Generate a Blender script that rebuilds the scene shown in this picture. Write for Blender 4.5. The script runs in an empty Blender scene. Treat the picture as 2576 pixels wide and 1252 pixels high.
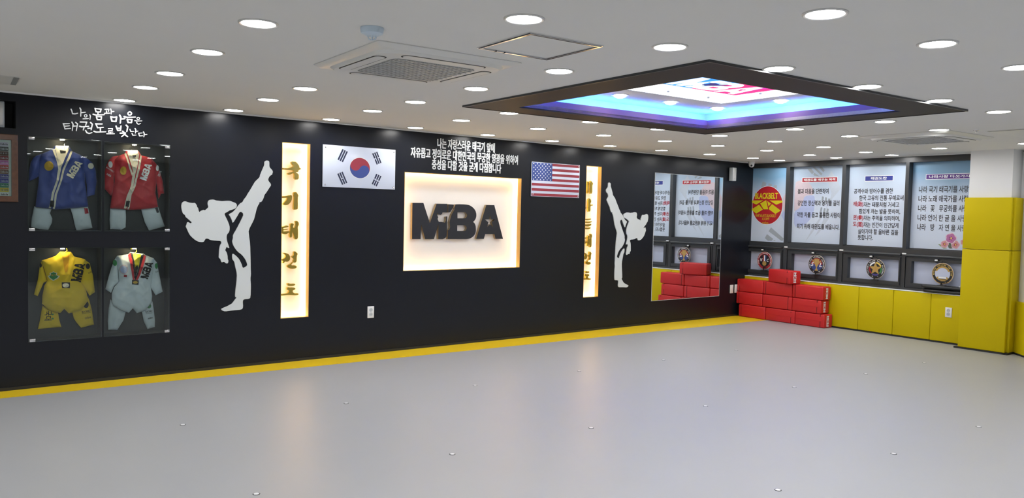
import bpy, bmesh, math, random
from mathutils import Vector, Matrix, noise
from mathutils.geometry import delaunay_2d_cdt
random.seed(7)
SC = bpy.context.scene
COL = SC.collection
R = math.radians

# ---------------------------------------------------------------- camera, world, exposure
D, CH, YAW, PIT, ROL, FPX = 7.9484, 1.6226, .6702, -.0455, .0228, 1986.49
_fw = Vector((math.sin(YAW)*math.cos(PIT), math.cos(YAW)*math.cos(PIT), math.sin(PIT)))
_r0 = Vector((math.cos(YAW), -math.sin(YAW), 0)); _u0 = _r0.cross(_fw)
_r = _r0*math.cos(ROL)+_u0*math.sin(ROL); _u = _u0*math.cos(ROL)-_r0*math.sin(ROL)
EYE = Vector((0, -D, CH))
cam = bpy.data.cameras.new('camera'); cob = bpy.data.objects.new('camera', cam); COL.objects.link(cob)
cam.sensor_fit = 'HORIZONTAL'; cam.sensor_width = 36; cam.lens = FPX*36/2576; cam.clip_start = .05
cob.matrix_world = Matrix(((_r.x, _u.x, -_fw.x, EYE.x), (_r.y, _u.y, -_fw.y, EYE.y), (_r.z, _u.z, -_fw.z, EYE.z), (0, 0, 0, 1)))
SC.camera = cob
w = bpy.data.worlds.new('world'); SC.world = w; w.use_nodes = True
w.node_tree.nodes['Background'].inputs[0].default_value = (.55, .65, .8, 1)
w.node_tree.nodes['Background'].inputs[1].default_value = .35
SC.view_settings.view_transform = 'Standard'; SC.view_settings.look = 'None'
SC.view_settings.gamma = 1; SC.view_settings.exposure = 0.0; SC.view_settings.use_curve_mapping = False
DOWNLIGHT = 66.0      # emission of one downlight lens
COVE = 80.0            # blue cove strip
NICHE = 15.0          # warm strips in the wall niches

# ---------------------------------------------------------------- frames
class Frame:
    def __init__(s, O, U, V):
        s.O = Vector(O); s.U = Vector(U).normalized(); s.V = Vector(V).normalized(); s.W = s.U.cross(s.V)
        s.M = Matrix(((s.U.x, s.V.x, s.W.x, s.O.x), (s.U.y, s.V.y, s.W.y, s.O.y), (s.U.z, s.V.z, s.W.z, s.O.z), (0, 0, 0, 1)))
    def px(s, x, y, off=0.0):              # where the line of sight of a photo pixel meets this plane
        d = _fw + _r*((x-1288)/FPX) + _u*((626-y)/FPX)
        P = s.O + s.W*off
        t = (P-EYE).dot(s.W)/d.dot(s.W)
        q = EYE + d*t - s.O
        return (q.dot(s.U), q.dot(s.V))
H = 2.555; XC = 11.407; BT = R(2.616); GA = R(3.2)
BW = Frame((0, 0, 0), (1, 0, 0), (0, 0, 1))                                            # black wall
WW = Frame((XC, 0, 0), (-math.sin(BT), -math.cos(BT), 0), (0, 0, 1))                   # window wall, u = distance from the corner
CE = Frame((0, 0, H), (math.cos(GA), -math.sin(GA), 0), (-math.sin(GA), -math.cos(GA), 0))  # ceiling grid, w points down
FL = Frame((0, 0, 0), (1, 0, 0), (0, 1, 0))
def ceil(gx, gy): return CE.O + CE.U*gx - CE.V*gy
def cr(x0, y0, s): return lambda a, b: (x0+a/s, y0+b/s)

# ---------------------------------------------------------------- materials
MAT = {}
def mat(name, col, rough=.5, metal=0., spec=.5, emit=None, es=0., nscale=30., nvar=.04, bump=0., bscale=80., sheen=0., coat=0.):
    m = bpy.data.materials.new(name); m.use_nodes = True; nt = m.node_tree; b = nt.nodes['Principled BSDF']
    b.inputs['Roughness'].default_value = rough; b.inputs['Metallic'].default_value = metal
    b.inputs['Specular IOR Level'].default_value = spec
    if sheen: b.inputs['Sheen Weight'].default_value = sheen
    if coat: b.inputs['Coat Weight'].default_value = coat; b.inputs['Coat Roughness'].default_value = .1
    tc = nt.nodes.new('ShaderNodeTexCoord'); nz = nt.nodes.new('ShaderNodeTexNoise'); nz.inputs['Scale'].default_value = nscale
    nz.inputs['Detail'].default_value = 4
    nt.links.new(tc.outputs['Object'], nz.inputs['Vector'])
    mx = nt.nodes.new('ShaderNodeMix'); mx.data_type = 'RGBA'
    c = list(col)[:3]
    mx.inputs[6].default_value = (*[v*(1-nvar) for v in c], 1); mx.inputs[7].default_value = (*[min(1, v*(1+nvar)) for v in c], 1)
    nt.links.new(nz.outputs['Fac'], mx.inputs[0]); nt.links.new(mx.outputs[2], b.inputs['Base Color'])
    if emit:
        b.inputs['Emission Color'].default_value = (*emit, 1); b.inputs['Emission Strength'].default_value = es
    if bump:
        n2 = nt.nodes.new('ShaderNodeTexNoise'); n2.inputs['Scale'].default_value = bscale; n2.inputs['Detail'].default_value = 3
        nt.links.new(tc.outputs['Object'], n2.inputs['Vector'])
        bp = nt.nodes.new('ShaderNodeBump'); bp.inputs['Strength'].default_value = bump; bp.inputs['Distance'].default_value = .01
        nt.links.new(n2.outputs['Fac'], bp.inputs['Height']); nt.links.new(bp.outputs['Normal'], b.inputs['Normal'])
    MAT[name] = m; return m
def s2l(r, g, b): return tuple(((v/255)/12.92 if v/255 <= .04045 else ((v/255+.055)/1.055)**2.4) for v in (r, g, b))
mat('black_film', (.0070, .0085, .0130), .30, spec=.30, nscale=1.5, nvar=.12, bump=.10, bscale=5.)
mat('ceiling_paint', (.74, .735, .71), .9, spec=.2, nscale=3, nvar=.015)
mat('back_wall', (.16, .165, .17), .6, nscale=2)
mat('white_paint', (.80, .81, .82), .7, spec=.3, nscale=4, nvar=.015)
mat('mat_grey', (.36, .37, .385), .38, spec=.42, nscale=2.5, nvar=.02, bump=.05, bscale=400)
mat('mat_yellow', (.72, .50, .012), .45, spec=.35, nscale=3, nvar=.04, bump=.04, bscale=300)
mat('pad_yellow', (.585, .46, .0015), .55, spec=.16, nscale=3, nvar=.03, bump=.06, bscale=250)
mat('rubber_black', (.012, .013, .014), .45, nscale=20, nvar=.1)
mat('frame_dark', (.035, .038, .042), .35, spec=.5, nscale=5, nvar=.08)
mat('red_vinyl', (.56, .020, .022), .42, spec=.4, nscale=3, nvar=.05, bump=.12, bscale=60)
mat('red_dark', (.03, .004, .005), .6, nscale=10)
mat('white_print', (.82, .83, .85), .5, nscale=20, nvar=.01)
mat('white_letter', (.86, .88, .90), .4, nscale=20, nvar=.01)
mat('figure_board', (.62, .66, .67), .5, nscale=6, nvar=.01)
mat('gold', (.52, .38, .07), .24, metal=.85, nscale=10, nvar=.05)
mat('brass_lip', (.42, .27, .09), .35, metal=.35, nscale=8, nvar=.1)
mat('letter_black', (.014, .015, .020), .38, nscale=9, nvar=.05)
mat('letter_side', (.26, .19, .10), .4, metal=.2, nscale=9)
mat('panel_white', (.86, .84, .80), .6, nscale=5, nvar=.01)
mat('flag_white', (.64, .70, .84), .28, nscale=5, nvar=.01, coat=.2)
mat('flag_navy', (.018, .026, .062), .35); mat('flag_red', (.36, .035, .055), .35); mat('flag_blue', (.045, .075, .28), .35)
mat('us_red', (.30, .03, .05), .35); mat('us_blue', (.03, .06, .24), .35)
mat('chrome', (.75, .75, .76), .18, metal=1., nscale=10)
mat('plastic_white', (.78, .79, .80), .4, nscale=10, nvar=.01)
mat('plastic_blue', (.55, .66, .76), .4, nscale=10, nvar=.01)
mat('plastic_grey', (.50, .54, .57), .4, nscale=10, nvar=.02)
mat('ac_white', (.68, .68, .65), .38, nscale=10, nvar=.01)
mat('grille_grey', (.26, .275, .275), .5, nscale=10, nvar=.05)
mat('dark_gap', (.02, .02, .022), .6, nscale=10)
mat('lens', (1, 1, 1), .5, emit=(1, .985, .96), es=DOWNLIGHT)
mat('lens_cove', (1, 1, 1), .5, emit=(1, .85, .82), es=DOWNLIGHT*.5)
mat('rim_white', (.62, .62, .61), .3, metal=.3)
mat('cove_rim', (.022, .016, .016), .55, spec=.3, nscale=3, nvar=.1)
mat('cove_lip', (.20, .12, .26), .45, spec=.5, nscale=3, nvar=.05)  # dark lip; purple of the blue strip's light is put into its colour
mat('led_blue', (.2, .5, 1), .5, emit=(.03, .17, 1.), es=COVE)
mat('led_warm', (1, .8, .5), .5, emit=(1., .66, .30), es=NICHE)
mat('led_case', (1, .8, .5), .5, emit=(1., .78, .48), es=150)
mat('light_panel', (1, 1, 1), .5, emit=(1, 1, 1), es=1.25)
mat('lp_blue', (.03, .32, .9), .4, emit=(.02, .36, .95), es=.8); mat('lp_red', (.85, .03, .25), .4, emit=(.85, .02, .2), es=.8)
mat('lp_magenta', (.9, .02, .45), .4, emit=(.95, .01, .42), es=.8); mat('lp_navy', (.03, .02, .2), .4, emit=(.03, .02, .2), es=.6)
mat('film_white', (.66, .71, .80), .35, nscale=2, nvar=.03)
mat('frost', (.52, .57, .72), .35, nscale=2, nvar=.02)
mat('print_black', (.03, .03, .035), .5); mat('print_red', (.40, .02, .035), .45); mat('print_navy', (.025, .04, .26), .45)
mat('print_purple', (.10, .03, .24), .45); mat('badge_red', (.42, .012, .022), .45); mat('badge_yellow', (.62, .55, .01), .45)
mat('wm_grey', (.33, .37, .43), .45); mat('wm_fold', (.50, .56, .66), .45); mat('wm_blue', (.42, .49, .74), .45); mat('wm_pink', (.62, .52, .58), .45)
mat('wm_silver', (.40, .42, .45), .5)
mat('flower_pink', (.42, .14, .32), .5); mat('flower_rose', (.58, .28, .30), .5); mat('flower_pale', (.66, .50, .58), .5)
mat('flower_deep', (.30, .07, .20), .5); mat('flower_core', (.35, .06, .05), .5)
mat('leaf_green', (.22, .30, .12), .5); mat('stamen', (.75, .55, .12), .5); mat('leaf_dark', (.10, .12, .09), .5)
mat('emb_gold', (.50, .33, .10), .35, metal=.3); mat('emb_red', (.30, .02, .03), .4); mat('emb_blue', (.03, .06, .22), .4)
mat('emb_green', (.07, .25, .08), .4); mat('emb_violet', (.07, .06, .28), .4); mat('emb_tan', (.45, .27, .08), .4); mat('emb_edge', (.55, .48, .40), .4)
mat('cloth_blue', (.030, .060, .29), .48, sheen=.3, nscale=120, nvar=.1, bump=.1, bscale=500)
mat('cloth_red', (.52, .012, .022), .48, sheen=.3, nscale=120, nvar=.1, bump=.1, bscale=500)
mat('cloth_yellow', (.85, .58, .01), .8, sheen=.2, nscale=120, nvar=.06, bump=.1, bscale=500)
mat('cloth_white', (.70, .76, .79), .8, sheen=.2, nscale=120, nvar=.04, bump=.1, bscale=500)
mat('cloth_cream', (.80, .74, .60), .8, nscale=120, nvar=.04, bump=.1, bscale=500)
mat('cloth_black', (.012, .012, .014), .8, nscale=120, nvar=.1); mat('cloth_orange', (.75, .38, .01), .8, nscale=120)
mat('patch_gold', (.60, .36, .02), .5); mat('patch_green', (.03, .25, .07), .6); mat('hanger_yellow', (.62, .55, .03), .4)
mat('case_black', (.014, .017, .018), .5, nscale=8, nvar=.1)
mat('wood_burl', (.085, .032, .012), .35, nscale=28, nvar=.55, coat=.4); mat('mat_board', (.60, .66, .60), .7)
# mirror
m = mat('mirror', (.86, .90, .92), .015, metal=1., nvar=0); MAT['mirror'] = m
# clear glass: transparent with a fresnel reflection
def glassmat(name, tint=(.9, .95, .95)):
    m = bpy.data.materials.new(name); m.use_nodes = True; nt = m.node_tree; nt.nodes.clear()
    o = nt.nodes.new('ShaderNodeOutputMaterial'); mx = nt.nodes.new('ShaderNodeMixShader'); t = nt.nodes.new('ShaderNodeBsdfTransparent')
    gl = nt.nodes.new('ShaderNodeBsdfGlossy'); gl.inputs['Roughness'].default_value = .012; fr = nt.nodes.new('ShaderNodeFresnel'); fr.inputs['IOR'].default_value = 1.5
    t.inputs[0].default_value = (*tint, 1); ml = nt.nodes.new('ShaderNodeMath'); ml.operation = 'MULTIPLY'; ml.inputs[1].default_value = 1.0
    nt.links.new(fr.outputs[0], ml.inputs[0]); nt.links.new(ml.outputs[0], mx.inputs[0]); nt.links.new(t.outputs[0], mx.inputs[1]); nt.links.new(gl.outputs[0], mx.inputs[2]); nt.links.new(mx.outputs[0], o.inputs[0])
    MAT[name] = m
glassmat('glass')
# film with a printed sky-blue fade to its corners (ink colour, object coordinates)
def filmmat(name, u0, u1, v0, v1, wash):
    m = mat(name, (.57, .645, .77), .35, nscale=2, nvar=.03); nt = m.node_tree; b = nt.nodes['Principled BSDF']
    tc = nt.nodes.new('ShaderNodeTexCoord'); sx = nt.nodes.new('ShaderNodeSeparateXYZ'); nt.links.new(tc.outputs['Object'], sx.inputs[0])
    mr = nt.nodes.new('ShaderNodeMapRange'); mr.inputs[1].default_value = (v1-v0)*.72; mr.inputs[2].default_value = (v1-v0)*1.02
    nz = nt.nodes.new('ShaderNodeTexNoise'); nz.inputs['Scale'].default_value = 1.6; nt.links.new(tc.outputs['Object'], nz.inputs['Vector'])
    ad = nt.nodes.new('ShaderNodeMath'); ad.operation = 'MULTIPLY_ADD'; ad.inputs[1].default_value = .35
    nt.links.new(nz.outputs['Fac'], ad.inputs[0]); nt.links.new(sx.outputs[1], ad.inputs[2]); nt.links.new(ad.outputs[0], mr.inputs[0])
    ml = nt.nodes.new('ShaderNodeMath'); ml.operation = 'MULTIPLY'; ml.inputs[1].default_value = wash; nt.links.new(mr.outputs[0], ml.inputs[0])
    mx = nt.nodes.new('ShaderNodeMix'); mx.data_type = 'RGBA'; mx.inputs[6].default_value = (.57, .645, .77, 1); mx.inputs[7].default_value = (.15, .33, .52, 1)
    nt.links.new(ml.outputs[0], mx.inputs[0]); nt.links.new(mx.outputs[2], b.inputs['Base Color'])
    return m

# ---------------------------------------------------------------- mesh building
class MB:
    def __init__(s): s.v = []; s.f = []; s.m = []
    def add(s, vs, fs, mi=0):
        k = len(s.v); s.v += [tuple(v) for v in vs]; s.f += [tuple(i+k for i in f) for f in fs]; s.m += [mi]*len(fs); return s
    def box(s, u0, u1, v0, v1, w0, w1, mi=0):
        return s.add([(u0, v0, w0), (u1, v0, w0), (u1, v1, w0), (u0, v1, w0), (u0, v0, w1), (u1, v0, w1), (u1, v1, w1), (u0, v1, w1)],
                     [(0, 3, 2, 1), (4, 5, 6, 7), (0, 1, 5, 4), (1, 2, 6, 5), (2, 3, 7, 6), (3, 0, 4, 7)], mi)
    def rbox(s, u0, u1, v0, v1, w0, w1, r, seg=2, mi=0):
        bm = bmesh.new(); bmesh.ops.create_cube(bm, size=1)
        for v in bm.verts: v.co = ((u0+u1)/2+v.co.x*(u1-u0), (v0+v1)/2+v.co.y*(v1-v0), (w0+w1)/2+v.co.z*(w1-w0))
        bmesh.ops.bevel(bm, geom=list(bm.edges), offset=r, segments=seg, profile=.5, affect='EDGES')
        bm.verts.index_update(); vs = [v.co[:] for v in bm.verts]; fs = [[v.index for v in f.verts] for f in bm.faces]; bm.free()
        return s.add(vs, fs, mi)
    def lathe(s, c, prof, n=24, axis='w', mi=0):
        vs = []; fs = []
        for r, h in prof:
            for k in range(n):
                a = 2*math.pi*k/n; x, y = r*math.cos(a), r*math.sin(a)
                p = {'w': (x, y, h), 'v': (x, h, -y), 'u': (h, x, y)}[axis]
                vs.append((c[0]+p[0], c[1]+p[1], c[2]+p[2]))
        for j in range(len(prof)-1):
            for k in range(n):
                a, b = j*n+k, j*n+(k+1) % n; fs.append((a, b, b+n, a+n))
        fs.append(tuple(range(n-1, -1, -1))); fs.append(tuple((len(prof)-1)*n+k for k in range(n)))
        return s.add(vs, fs, mi)
    def tube(s, pts, r, n=8, mi=0, flat=1.):
        pts = [Vector(p) for p in pts]; vs = []; fs = []; up = Vector((.13, .21, .97)).normalized()
        for i, p in enumerate(pts):
            t = (pts[min(i+1, len(pts)-1)]-pts[max(i-1, 0)]).normalized(); a = t.cross(up).normalized(); b = t.cross(a)
            rr = r[i] if isinstance(r, (list, tuple)) else r
            for k in range(n):
                q = 2*math.pi*k/n; vs.append(tuple(p+a*math.cos(q)*rr+b*math.sin(q)*rr*flat))
        for i in range(len(pts)-1):
            for k in range(n):
                a, b = i*n+k, i*n+(k+1) % n; fs.append((a, b, b+n, a+n))
        fs.append(tuple(range(n-1, -1, -1))); fs.append(tuple((len(pts)-1)*n+k for k in range(n)))
        return s.add(vs, fs, mi)
    def poly(s, loops, w0, w1, mi=0, bevel=0.):          # flat shape with holes; w1>w0 gives it thickness
        cu = bpy.data.curves.new('c', 'CURVE'); cu.dimensions = '2D'; cu.fill_mode = 'BOTH'
        for lp in loops:
            sp = cu.splines.new('POLY'); sp.points.add(len(lp)-1); sp.use_cyclic_u = True
            for i, p in enumerate(lp): sp.points[i].co = (p[0], p[1], 0, 1)
        h = (w1-w0)/2; cu.extrude = max(0, h-bevel); cu.bevel_depth = bevel; cu.offset = -bevel; cu.bevel_resolution = 1
        o = bpy.data.objects.new('c', cu); me = bpy.data.meshes.new_from_object(o)
        vs = [(v.co.x, v.co.y, v.co.z+(w0+w1)/2) for v in me.vertices]; fs = [tuple(p.vertices) for p in me.polygons]
        if h <= 0:                                        # single sheet faces +w
            fs2 = []
            for f in fs:
                a, b, c = (Vector(vs[i]) for i in f[:3])
                fs2.append(f if (b-a).cross(c-a).z > 0 else f[::-1])
            fs = fs2
        bpy.data.objects.remove(o); bpy.data.curves.remove(cu); bpy.data.meshes.remove(me)
        return s.add(vs, fs, mi)
def text_geo(t, offset=0., ext=0., shear=0., space=1.):
    c = bpy.data.curves.new('t', 'FONT'); c.body = t; c.offset = offset; c.extrude = ext; c.resolution_u = 3; c.shear = shear; c.space_character = space
    o = bpy.data.objects.new('t', c); me = bpy.data.meshes.new_from_object(o)
    vs = [v.co[:] for v in me.vertices]; fs = [tuple(p.vertices) for p in me.polygons]
    bpy.data.objects.remove(o); bpy.data.curves.remove(c); bpy.data.meshes.remove(me)
    return vs, fs
def fit_text(mb, t, box, w0=0., w1=0., offset=.02, shear=0., rot=0., mi=0, space=1., surf=None):
    vs, fs = text_geo(t, offset, .5 if w1 > w0 else 0., shear, space)
    x0, x1 = min(v[0] for v in vs), max(v[0] for v in vs); y0, y1 = min(v[1] for v in vs), max(v[1] for v in vs)
    u0, u1, v0, v1 = box; cu, cv = (u0+u1)/2, (v0+v1)/2; c, sn = math.cos(rot), math.sin(rot); out = []
    for x, y, z in vs:
        a = ((x-x0)/(x1-x0)-.5)*(u1-u0); b = ((y-y0)/(y1-y0)-.5)*(v1-v0); a, b = cu+a*c-b*sn, cv+a*sn+b*c
        out.append((a, b, (surf(a, b) if surf else 0)+w0+(z+.5)*(w1-w0) if w1 > w0 else (surf(a, b) if surf else 0)+w0))
    return mb.add(out, fs, mi)
def ring_text(mb, t, cx, cy, r, size, a0, a1, w, flip=False, mi=0, offset=.03):
    for i, ch in enumerate(t):
        if ch == ' ': continue
        a = a0+(a1-a0)*i/(len(t)-1); vs, fs = text_geo(ch, offset)
        xm = (min(v[0] for v in vs)+max(v[0] for v in vs))/2; q = a-math.pi/2; out = []
        for x, y, z in vs:
            X = (x-xm)*size; Y = (y-.35)*size
            if flip: Y, X = -Y, -X
            out.append((cx+(r+Y)*math.cos(a)+X*math.sin(a), cy+(r+Y)*math.sin(a)-X*math.cos(a), w))
        mb.add(out, fs, mi)
def circ(cx, cy, rx, ry=None, n=40, a0=0., a1=2*math.pi):
    ry = ry or rx
    full = abs(a1-a0-2*math.pi) < 1e-6
    return [(cx+rx*math.cos(a0+(a1-a0)*k/(n if full else n-1)), cy+ry*math.sin(a0+(a1-a0)*k/(n if full else n-1))) for k in range(n)]
def star(cx, cy, r, ri=.4, rot=math.pi/2, ry=None):
    ry = ry or r
    return [(cx+(r if k % 2 == 0 else r*ri)*math.cos(rot+k*math.pi/5), cy+(ry if k % 2 == 0 else ry*ri)*math.sin(rot+k*math.pi/5)) for k in range(10)]
def rrect(u0, u1, v0, v1, r, n=5):
    o = []
    for cx, cy, a in ((u1-r, v1-r, 0), (u0+r, v1-r, 90), (u0+r, v0+r, 180), (u1-r, v0+r, 270)):
        for k in range(n+1): q = R(a+90*k/n); o.append((cx+r*math.cos(q), cy+r*math.sin(q)))
    return o
def chaikin(p, it=1):
    for _ in range(it):
        o = []
        for i in range(len(p)):
            a, b = p[i], p[(i+1) % len(p)]
            o += [(a[0]*.78+b[0]*.22, a[1]*.78+b[1]*.22), (a[0]*.22+b[0]*.78, a[1]*.22+b[1]*.78)]
        p = o
    return p

def tag(o, label=None, cat=None, group=None, kind=None):
    if label: o['label'] = label
    if cat: o['category'] = cat
    if group: o['group'] = group
    if kind: o['kind'] = kind
    return o
def obj(name, mb, mats, frame=None, at=(0, 0, 0), parent=None, smooth=35, M=None):
    """one mesh object; mb coordinates are in the frame, the origin goes to `at`"""
    me = bpy.data.meshes.new(name)
    if parent is not None: at = parent.get('_at', (0, 0, 0))
    me.from_pydata([(x-at[0], y-at[1], z-at[2]) for x, y, z in mb.v], [], mb.f)
    for k in (mats if isinstance(mats, (list, tuple)) else [mats]): me.materials.append(MAT[k])
    me.polygons.foreach_set('material_index', mb.m)
    me.update()
    if smooth:
        me.polygons.foreach_set('use_smooth', [True]*len(me.polygons)); me.set_sharp_from_angle(angle=R(smooth))
    o = bpy.data.objects.new(name, me); COL.objects.link(o)
    if parent is not None: o.parent = parent; o['_at'] = at
    else:
        o.matrix_world = (frame.M if frame else Matrix()) @ Matrix.Translation(at); o['_at'] = at
    return o
def thing(name, frame, at, label=None, cat=None, group=None, kind=None):
    o = bpy.data.objects.new(name, None); COL.objects.link(o); o.empty_display_size = .1
    o.matrix_world = frame.M @ Matrix.Translation(at); o['_at'] = at
    return tag(o, label, cat, group, kind)
def copy_tree(o, parent=None):
    c = o.copy(); COL.objects.link(c)
    if parent is not None: c.parent = parent
    for ch in list(o.children): copy_tree(ch, c)
    return c
def newparent(o):     # children of a mesh object share its origin
    return o
ORD = ['first', 'second', 'third', 'fourth', 'fifth', 'sixth', 'seventh', 'eighth', 'ninth', 'tenth', 'eleventh', 'twelfth', 'thirteenth', 'fourteenth']

# ================================================================= ROOM SHELL
X0, YB = -3.4, -10.6
niches = dict(case_ul=(.957, 1.533, 1.372, 2.188), case_ur=(1.553, 2.118, 1.372, 2.186), case_ll=(.957, 1.531, .405, 1.226), case_lr=(1.551, 2.118, .405, 1.220),
              box=(4.697, 6.427, .923, 2.066), b1=(3.229, 3.532, .465, 2.300), b2=(7.582, 7.867, .474, 2.295), spk=(.30, .872, 2.245, 2.475))
rect = lambda a, b, c, d: [(a, c), (b, c), (b, d), (a, d)]
mb = MB().poly([rect(X0, XC+.3, -.03, H+.02)]+[rect(*((q[0]-.005, q[1]+.005, q[2]-.005, q[3]+.005) if k in ('box', 'b1', 'b2') else q)) for k, q in niches.items()], -.03, 0)
wall_front = tag(obj('wall_front', mb, 'black_film', BW, smooth=0), kind='structure')
# niche bodies behind the wall sheet
def niche(parent, name, q, d, m, lip=0., lipm=None):
    a, b, c, e = q; t = .012; mb = MB(); g = lip
    mb.box(a-t-g, b+t+g, c-t-g, e+t+g, -d-t, -d)                                       # back
    mb.box(a-t-g, a-g, c-g, e+g, -d, -.031); mb.box(b+g, b+t+g, c-g, e+g, -d, -.031); mb.box(a-g, b+g, c-t-g, c-g, -d, -.031); mb.box(a-g, b+g, e+g, e+t+g, -d, -.031)
    return obj(name, mb, m, BW, parent=parent, smooth=0)
niche(wall_front, 'speaker_recess', niches['spk'], .22, 'dark_gap')

# floor: grey mats with a yellow border whose inner edge runs 1.8 degrees off the wall
GR = R(-1.773)
def yline(x): return -.275+math.tan(GR)*x
mb = MB().poly([[(X0, YB), (XC+.02, YB), (XC+.02, yline(XC)), (X0, yline(X0))]], -.04, 0)
floor = tag(obj('floor', mb, 'mat_grey', FL, smooth=0), kind='structure')
mb = MB().poly([[(X0, yline(X0)+.002), (XC-.1, yline(XC-.1)+.002), (XC-.1, -.018), (X0, -.018)]], -.04, 0.0005)
obj('border_mat', mb, 'mat_yellow', FL, parent=floor, smooth=0)
cap_at = [(460, 1068), (871, 1014), (1195, 969), (1457, 933), (1669, 905), (1852, 881), (645, 1242), (1138, 1142), (1487, 1076), (1775, 1021), (1998, 973.5), (2178, 940), (2325, 912), (1957, 1232), (2248, 1141), (2462, 1073)]
capm = MB().lathe((0, 0, 0), [(.021, 0), (.021, .0012), (.0165, .0016)], 20).lathe((0, 0, .0), [(.0160, .0014), (.0155, .0028), (.004, .0024)], 20, mi=1)
cap0 = None
for p in cap_at:
    q = FL.px(*p)
    if cap0 is None:
        cap0 = obj('floor_cap', capm, ['rubber_black', 'plastic_white'], FL, parent=floor); c_ = cap0
    else:
        c_ = cap0.copy(); COL.objects.link(c_)
    c_.location = (q[0], q[1], .0)
mb = MB().box(X0, XC-.1, .0, .028, .0, .016)
tag(obj('baseboard_front', mb, 'rubber_black', BW, smooth=0), kind='structure')

# ceiling with the hole of the lit tray
OPN = (4.47, 6.905, -4.36, -2.28); OUT = (4.10, 7.225, -4.735, -1.975)
inv = CE.M.inverted()
cor = [inv @ Vector((x, y, H)) for x, y in ((X0, YB), (XC+.3, YB), (XC+.3, .05), (X0, .05))]
mb = MB().poly([[(c.x, c.y) for c in cor], [(OPN[0], -OPN[2]), (OPN[1], -OPN[2]), (OPN[1], -OPN[3]), (OPN[0], -OPN[3])]], -.03, 0)
ceiling = tag(obj('ceiling', mb, 'ceiling_paint', CE, smooth=0), kind='structure')
tag(obj('trim_1', MB().box(X0, XC, 2.541, H-.001, 0.0005, .018), 'white_paint', BW, smooth=0), kind='structure')

# other walls, mostly behind the camera
tag(obj('wall_left', MB().box(X0-.1, X0, YB, 0, 0, H), 'white_paint', FL), kind='structure')
tag(obj('wall_back', MB().box(X0, XC+.5, YB-.1, YB, 0, H), 'back_wall', FL), kind='structure')

# ---- window wall
SB = .66
wr = MB()
wr.poly([[(0, 0), (11.2, 0), (11.2, H), (4.16, H), (4.16, 2.54), (3.56, 2.54), (3.56, SB), (0, SB)]], -.2, 0)
wall_right = tag(obj('wall_right', wr, 'white_paint', WW, smooth=0), kind='structure')
joints = [0.0, .505, 1.02, 1.545, 2.05, 2.573, 3.097, 3.60]
for a, b in zip(joints, joints[1:]):
    obj('wall_pad', MB().rbox(a+.002, b-.002, .022, SB-.004, .001, .098, .008), 'pad_yellow', parent=wall_right)
tag(obj('baseboard_right', MB().box(0.0, 3.6, 0, .021, .0, .10), 'rubber_black', WW, smooth=0), kind='structure')
obj('sill_strip', MB().box(0, 3.57, SB-.002, SB+.006, .001, .10), 'white_paint', parent=wall_right, smooth=0)
tag(obj('trim_2', MB().box(0, 3.6, 2.541, H-.001, .0005, .018), 'white_paint', WW, smooth=0), kind='structure')
# pillar
pl = tag(obj('wall_pillar', MB().box(3.60, 4.105, 0, H, 0, .27), 'white_paint', WW, smooth=0), kind='structure')
obj('pillar_pad', MB().rbox(3.575, 4.135, .022, 1.292, .272, .325, .006), 'pad_yellow', parent=pl)
obj('pillar_pad', MB().rbox(3.575, 4.135, 1.296, 1.955, .272, .325, .006), 'pad_yellow', parent=pl)
obj('pillar_pad', MB().rbox(4.106, 4.160, .022, 1.292, .04, .265, .006), 'pad_yellow', parent=pl)
obj('pillar_pad', MB().rbox(4.106, 4.160, 1.296, 1.955, .04, .265, .006), 'pad_yellow', parent=pl)
obj('pillar_base', MB().box(3.53, 4.15, 0, .021, .27, .335).box(4.106, 4.17, 0, .021, .04, .335), 'rubber_black', parent=pl, smooth=0)
# angled return wall right of the pillar
dg = [(4.15, .05), (4.75, .62)]
def slab(p, q, z0, z1, t, name, m, parent=None, r=0):
    dx, dy = q[0]-p[0], q[1]-p[1]; L = math.hypot(dx, dy); nx, ny = -dy/L*t, dx/L*t
    mb = MB(); P = [p, q, (q[0]+nx, q[1]+ny), (p[0]+nx, p[1]+ny)]
    mb.add([(a, z0, b) for a, b in P]+[(a, z1, b) for a, b in P], [(0, 3, 2, 1), (4, 5, 6, 7), (0, 1, 5, 4), (1, 2, 6, 5), (2, 3, 7, 6), (3, 0, 4, 7)][::1])
    o = obj(name, mb, m, WW, parent=parent, smooth=0); bpyfix(o); return o
def bpyfix(o):
    bm = bmesh.new(); bm.from_mesh(o.data); bmesh.ops.recalc_face_normals(bm, faces=bm.faces); bm.to_mesh(o.data); bm.free()
wa = tag(slab(dg[0], dg[1], 0, H, -.05, 'wall_angled', 'white_paint'), kind='structure')
slab(dg[0], dg[1], .022, SB, .05, 'wall_pad', 'pad_yellow', parent=wa)
slab(dg[0], dg[1], 0, .021, .055, 'wall_base', 'rubber_black', parent=wa)

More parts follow.
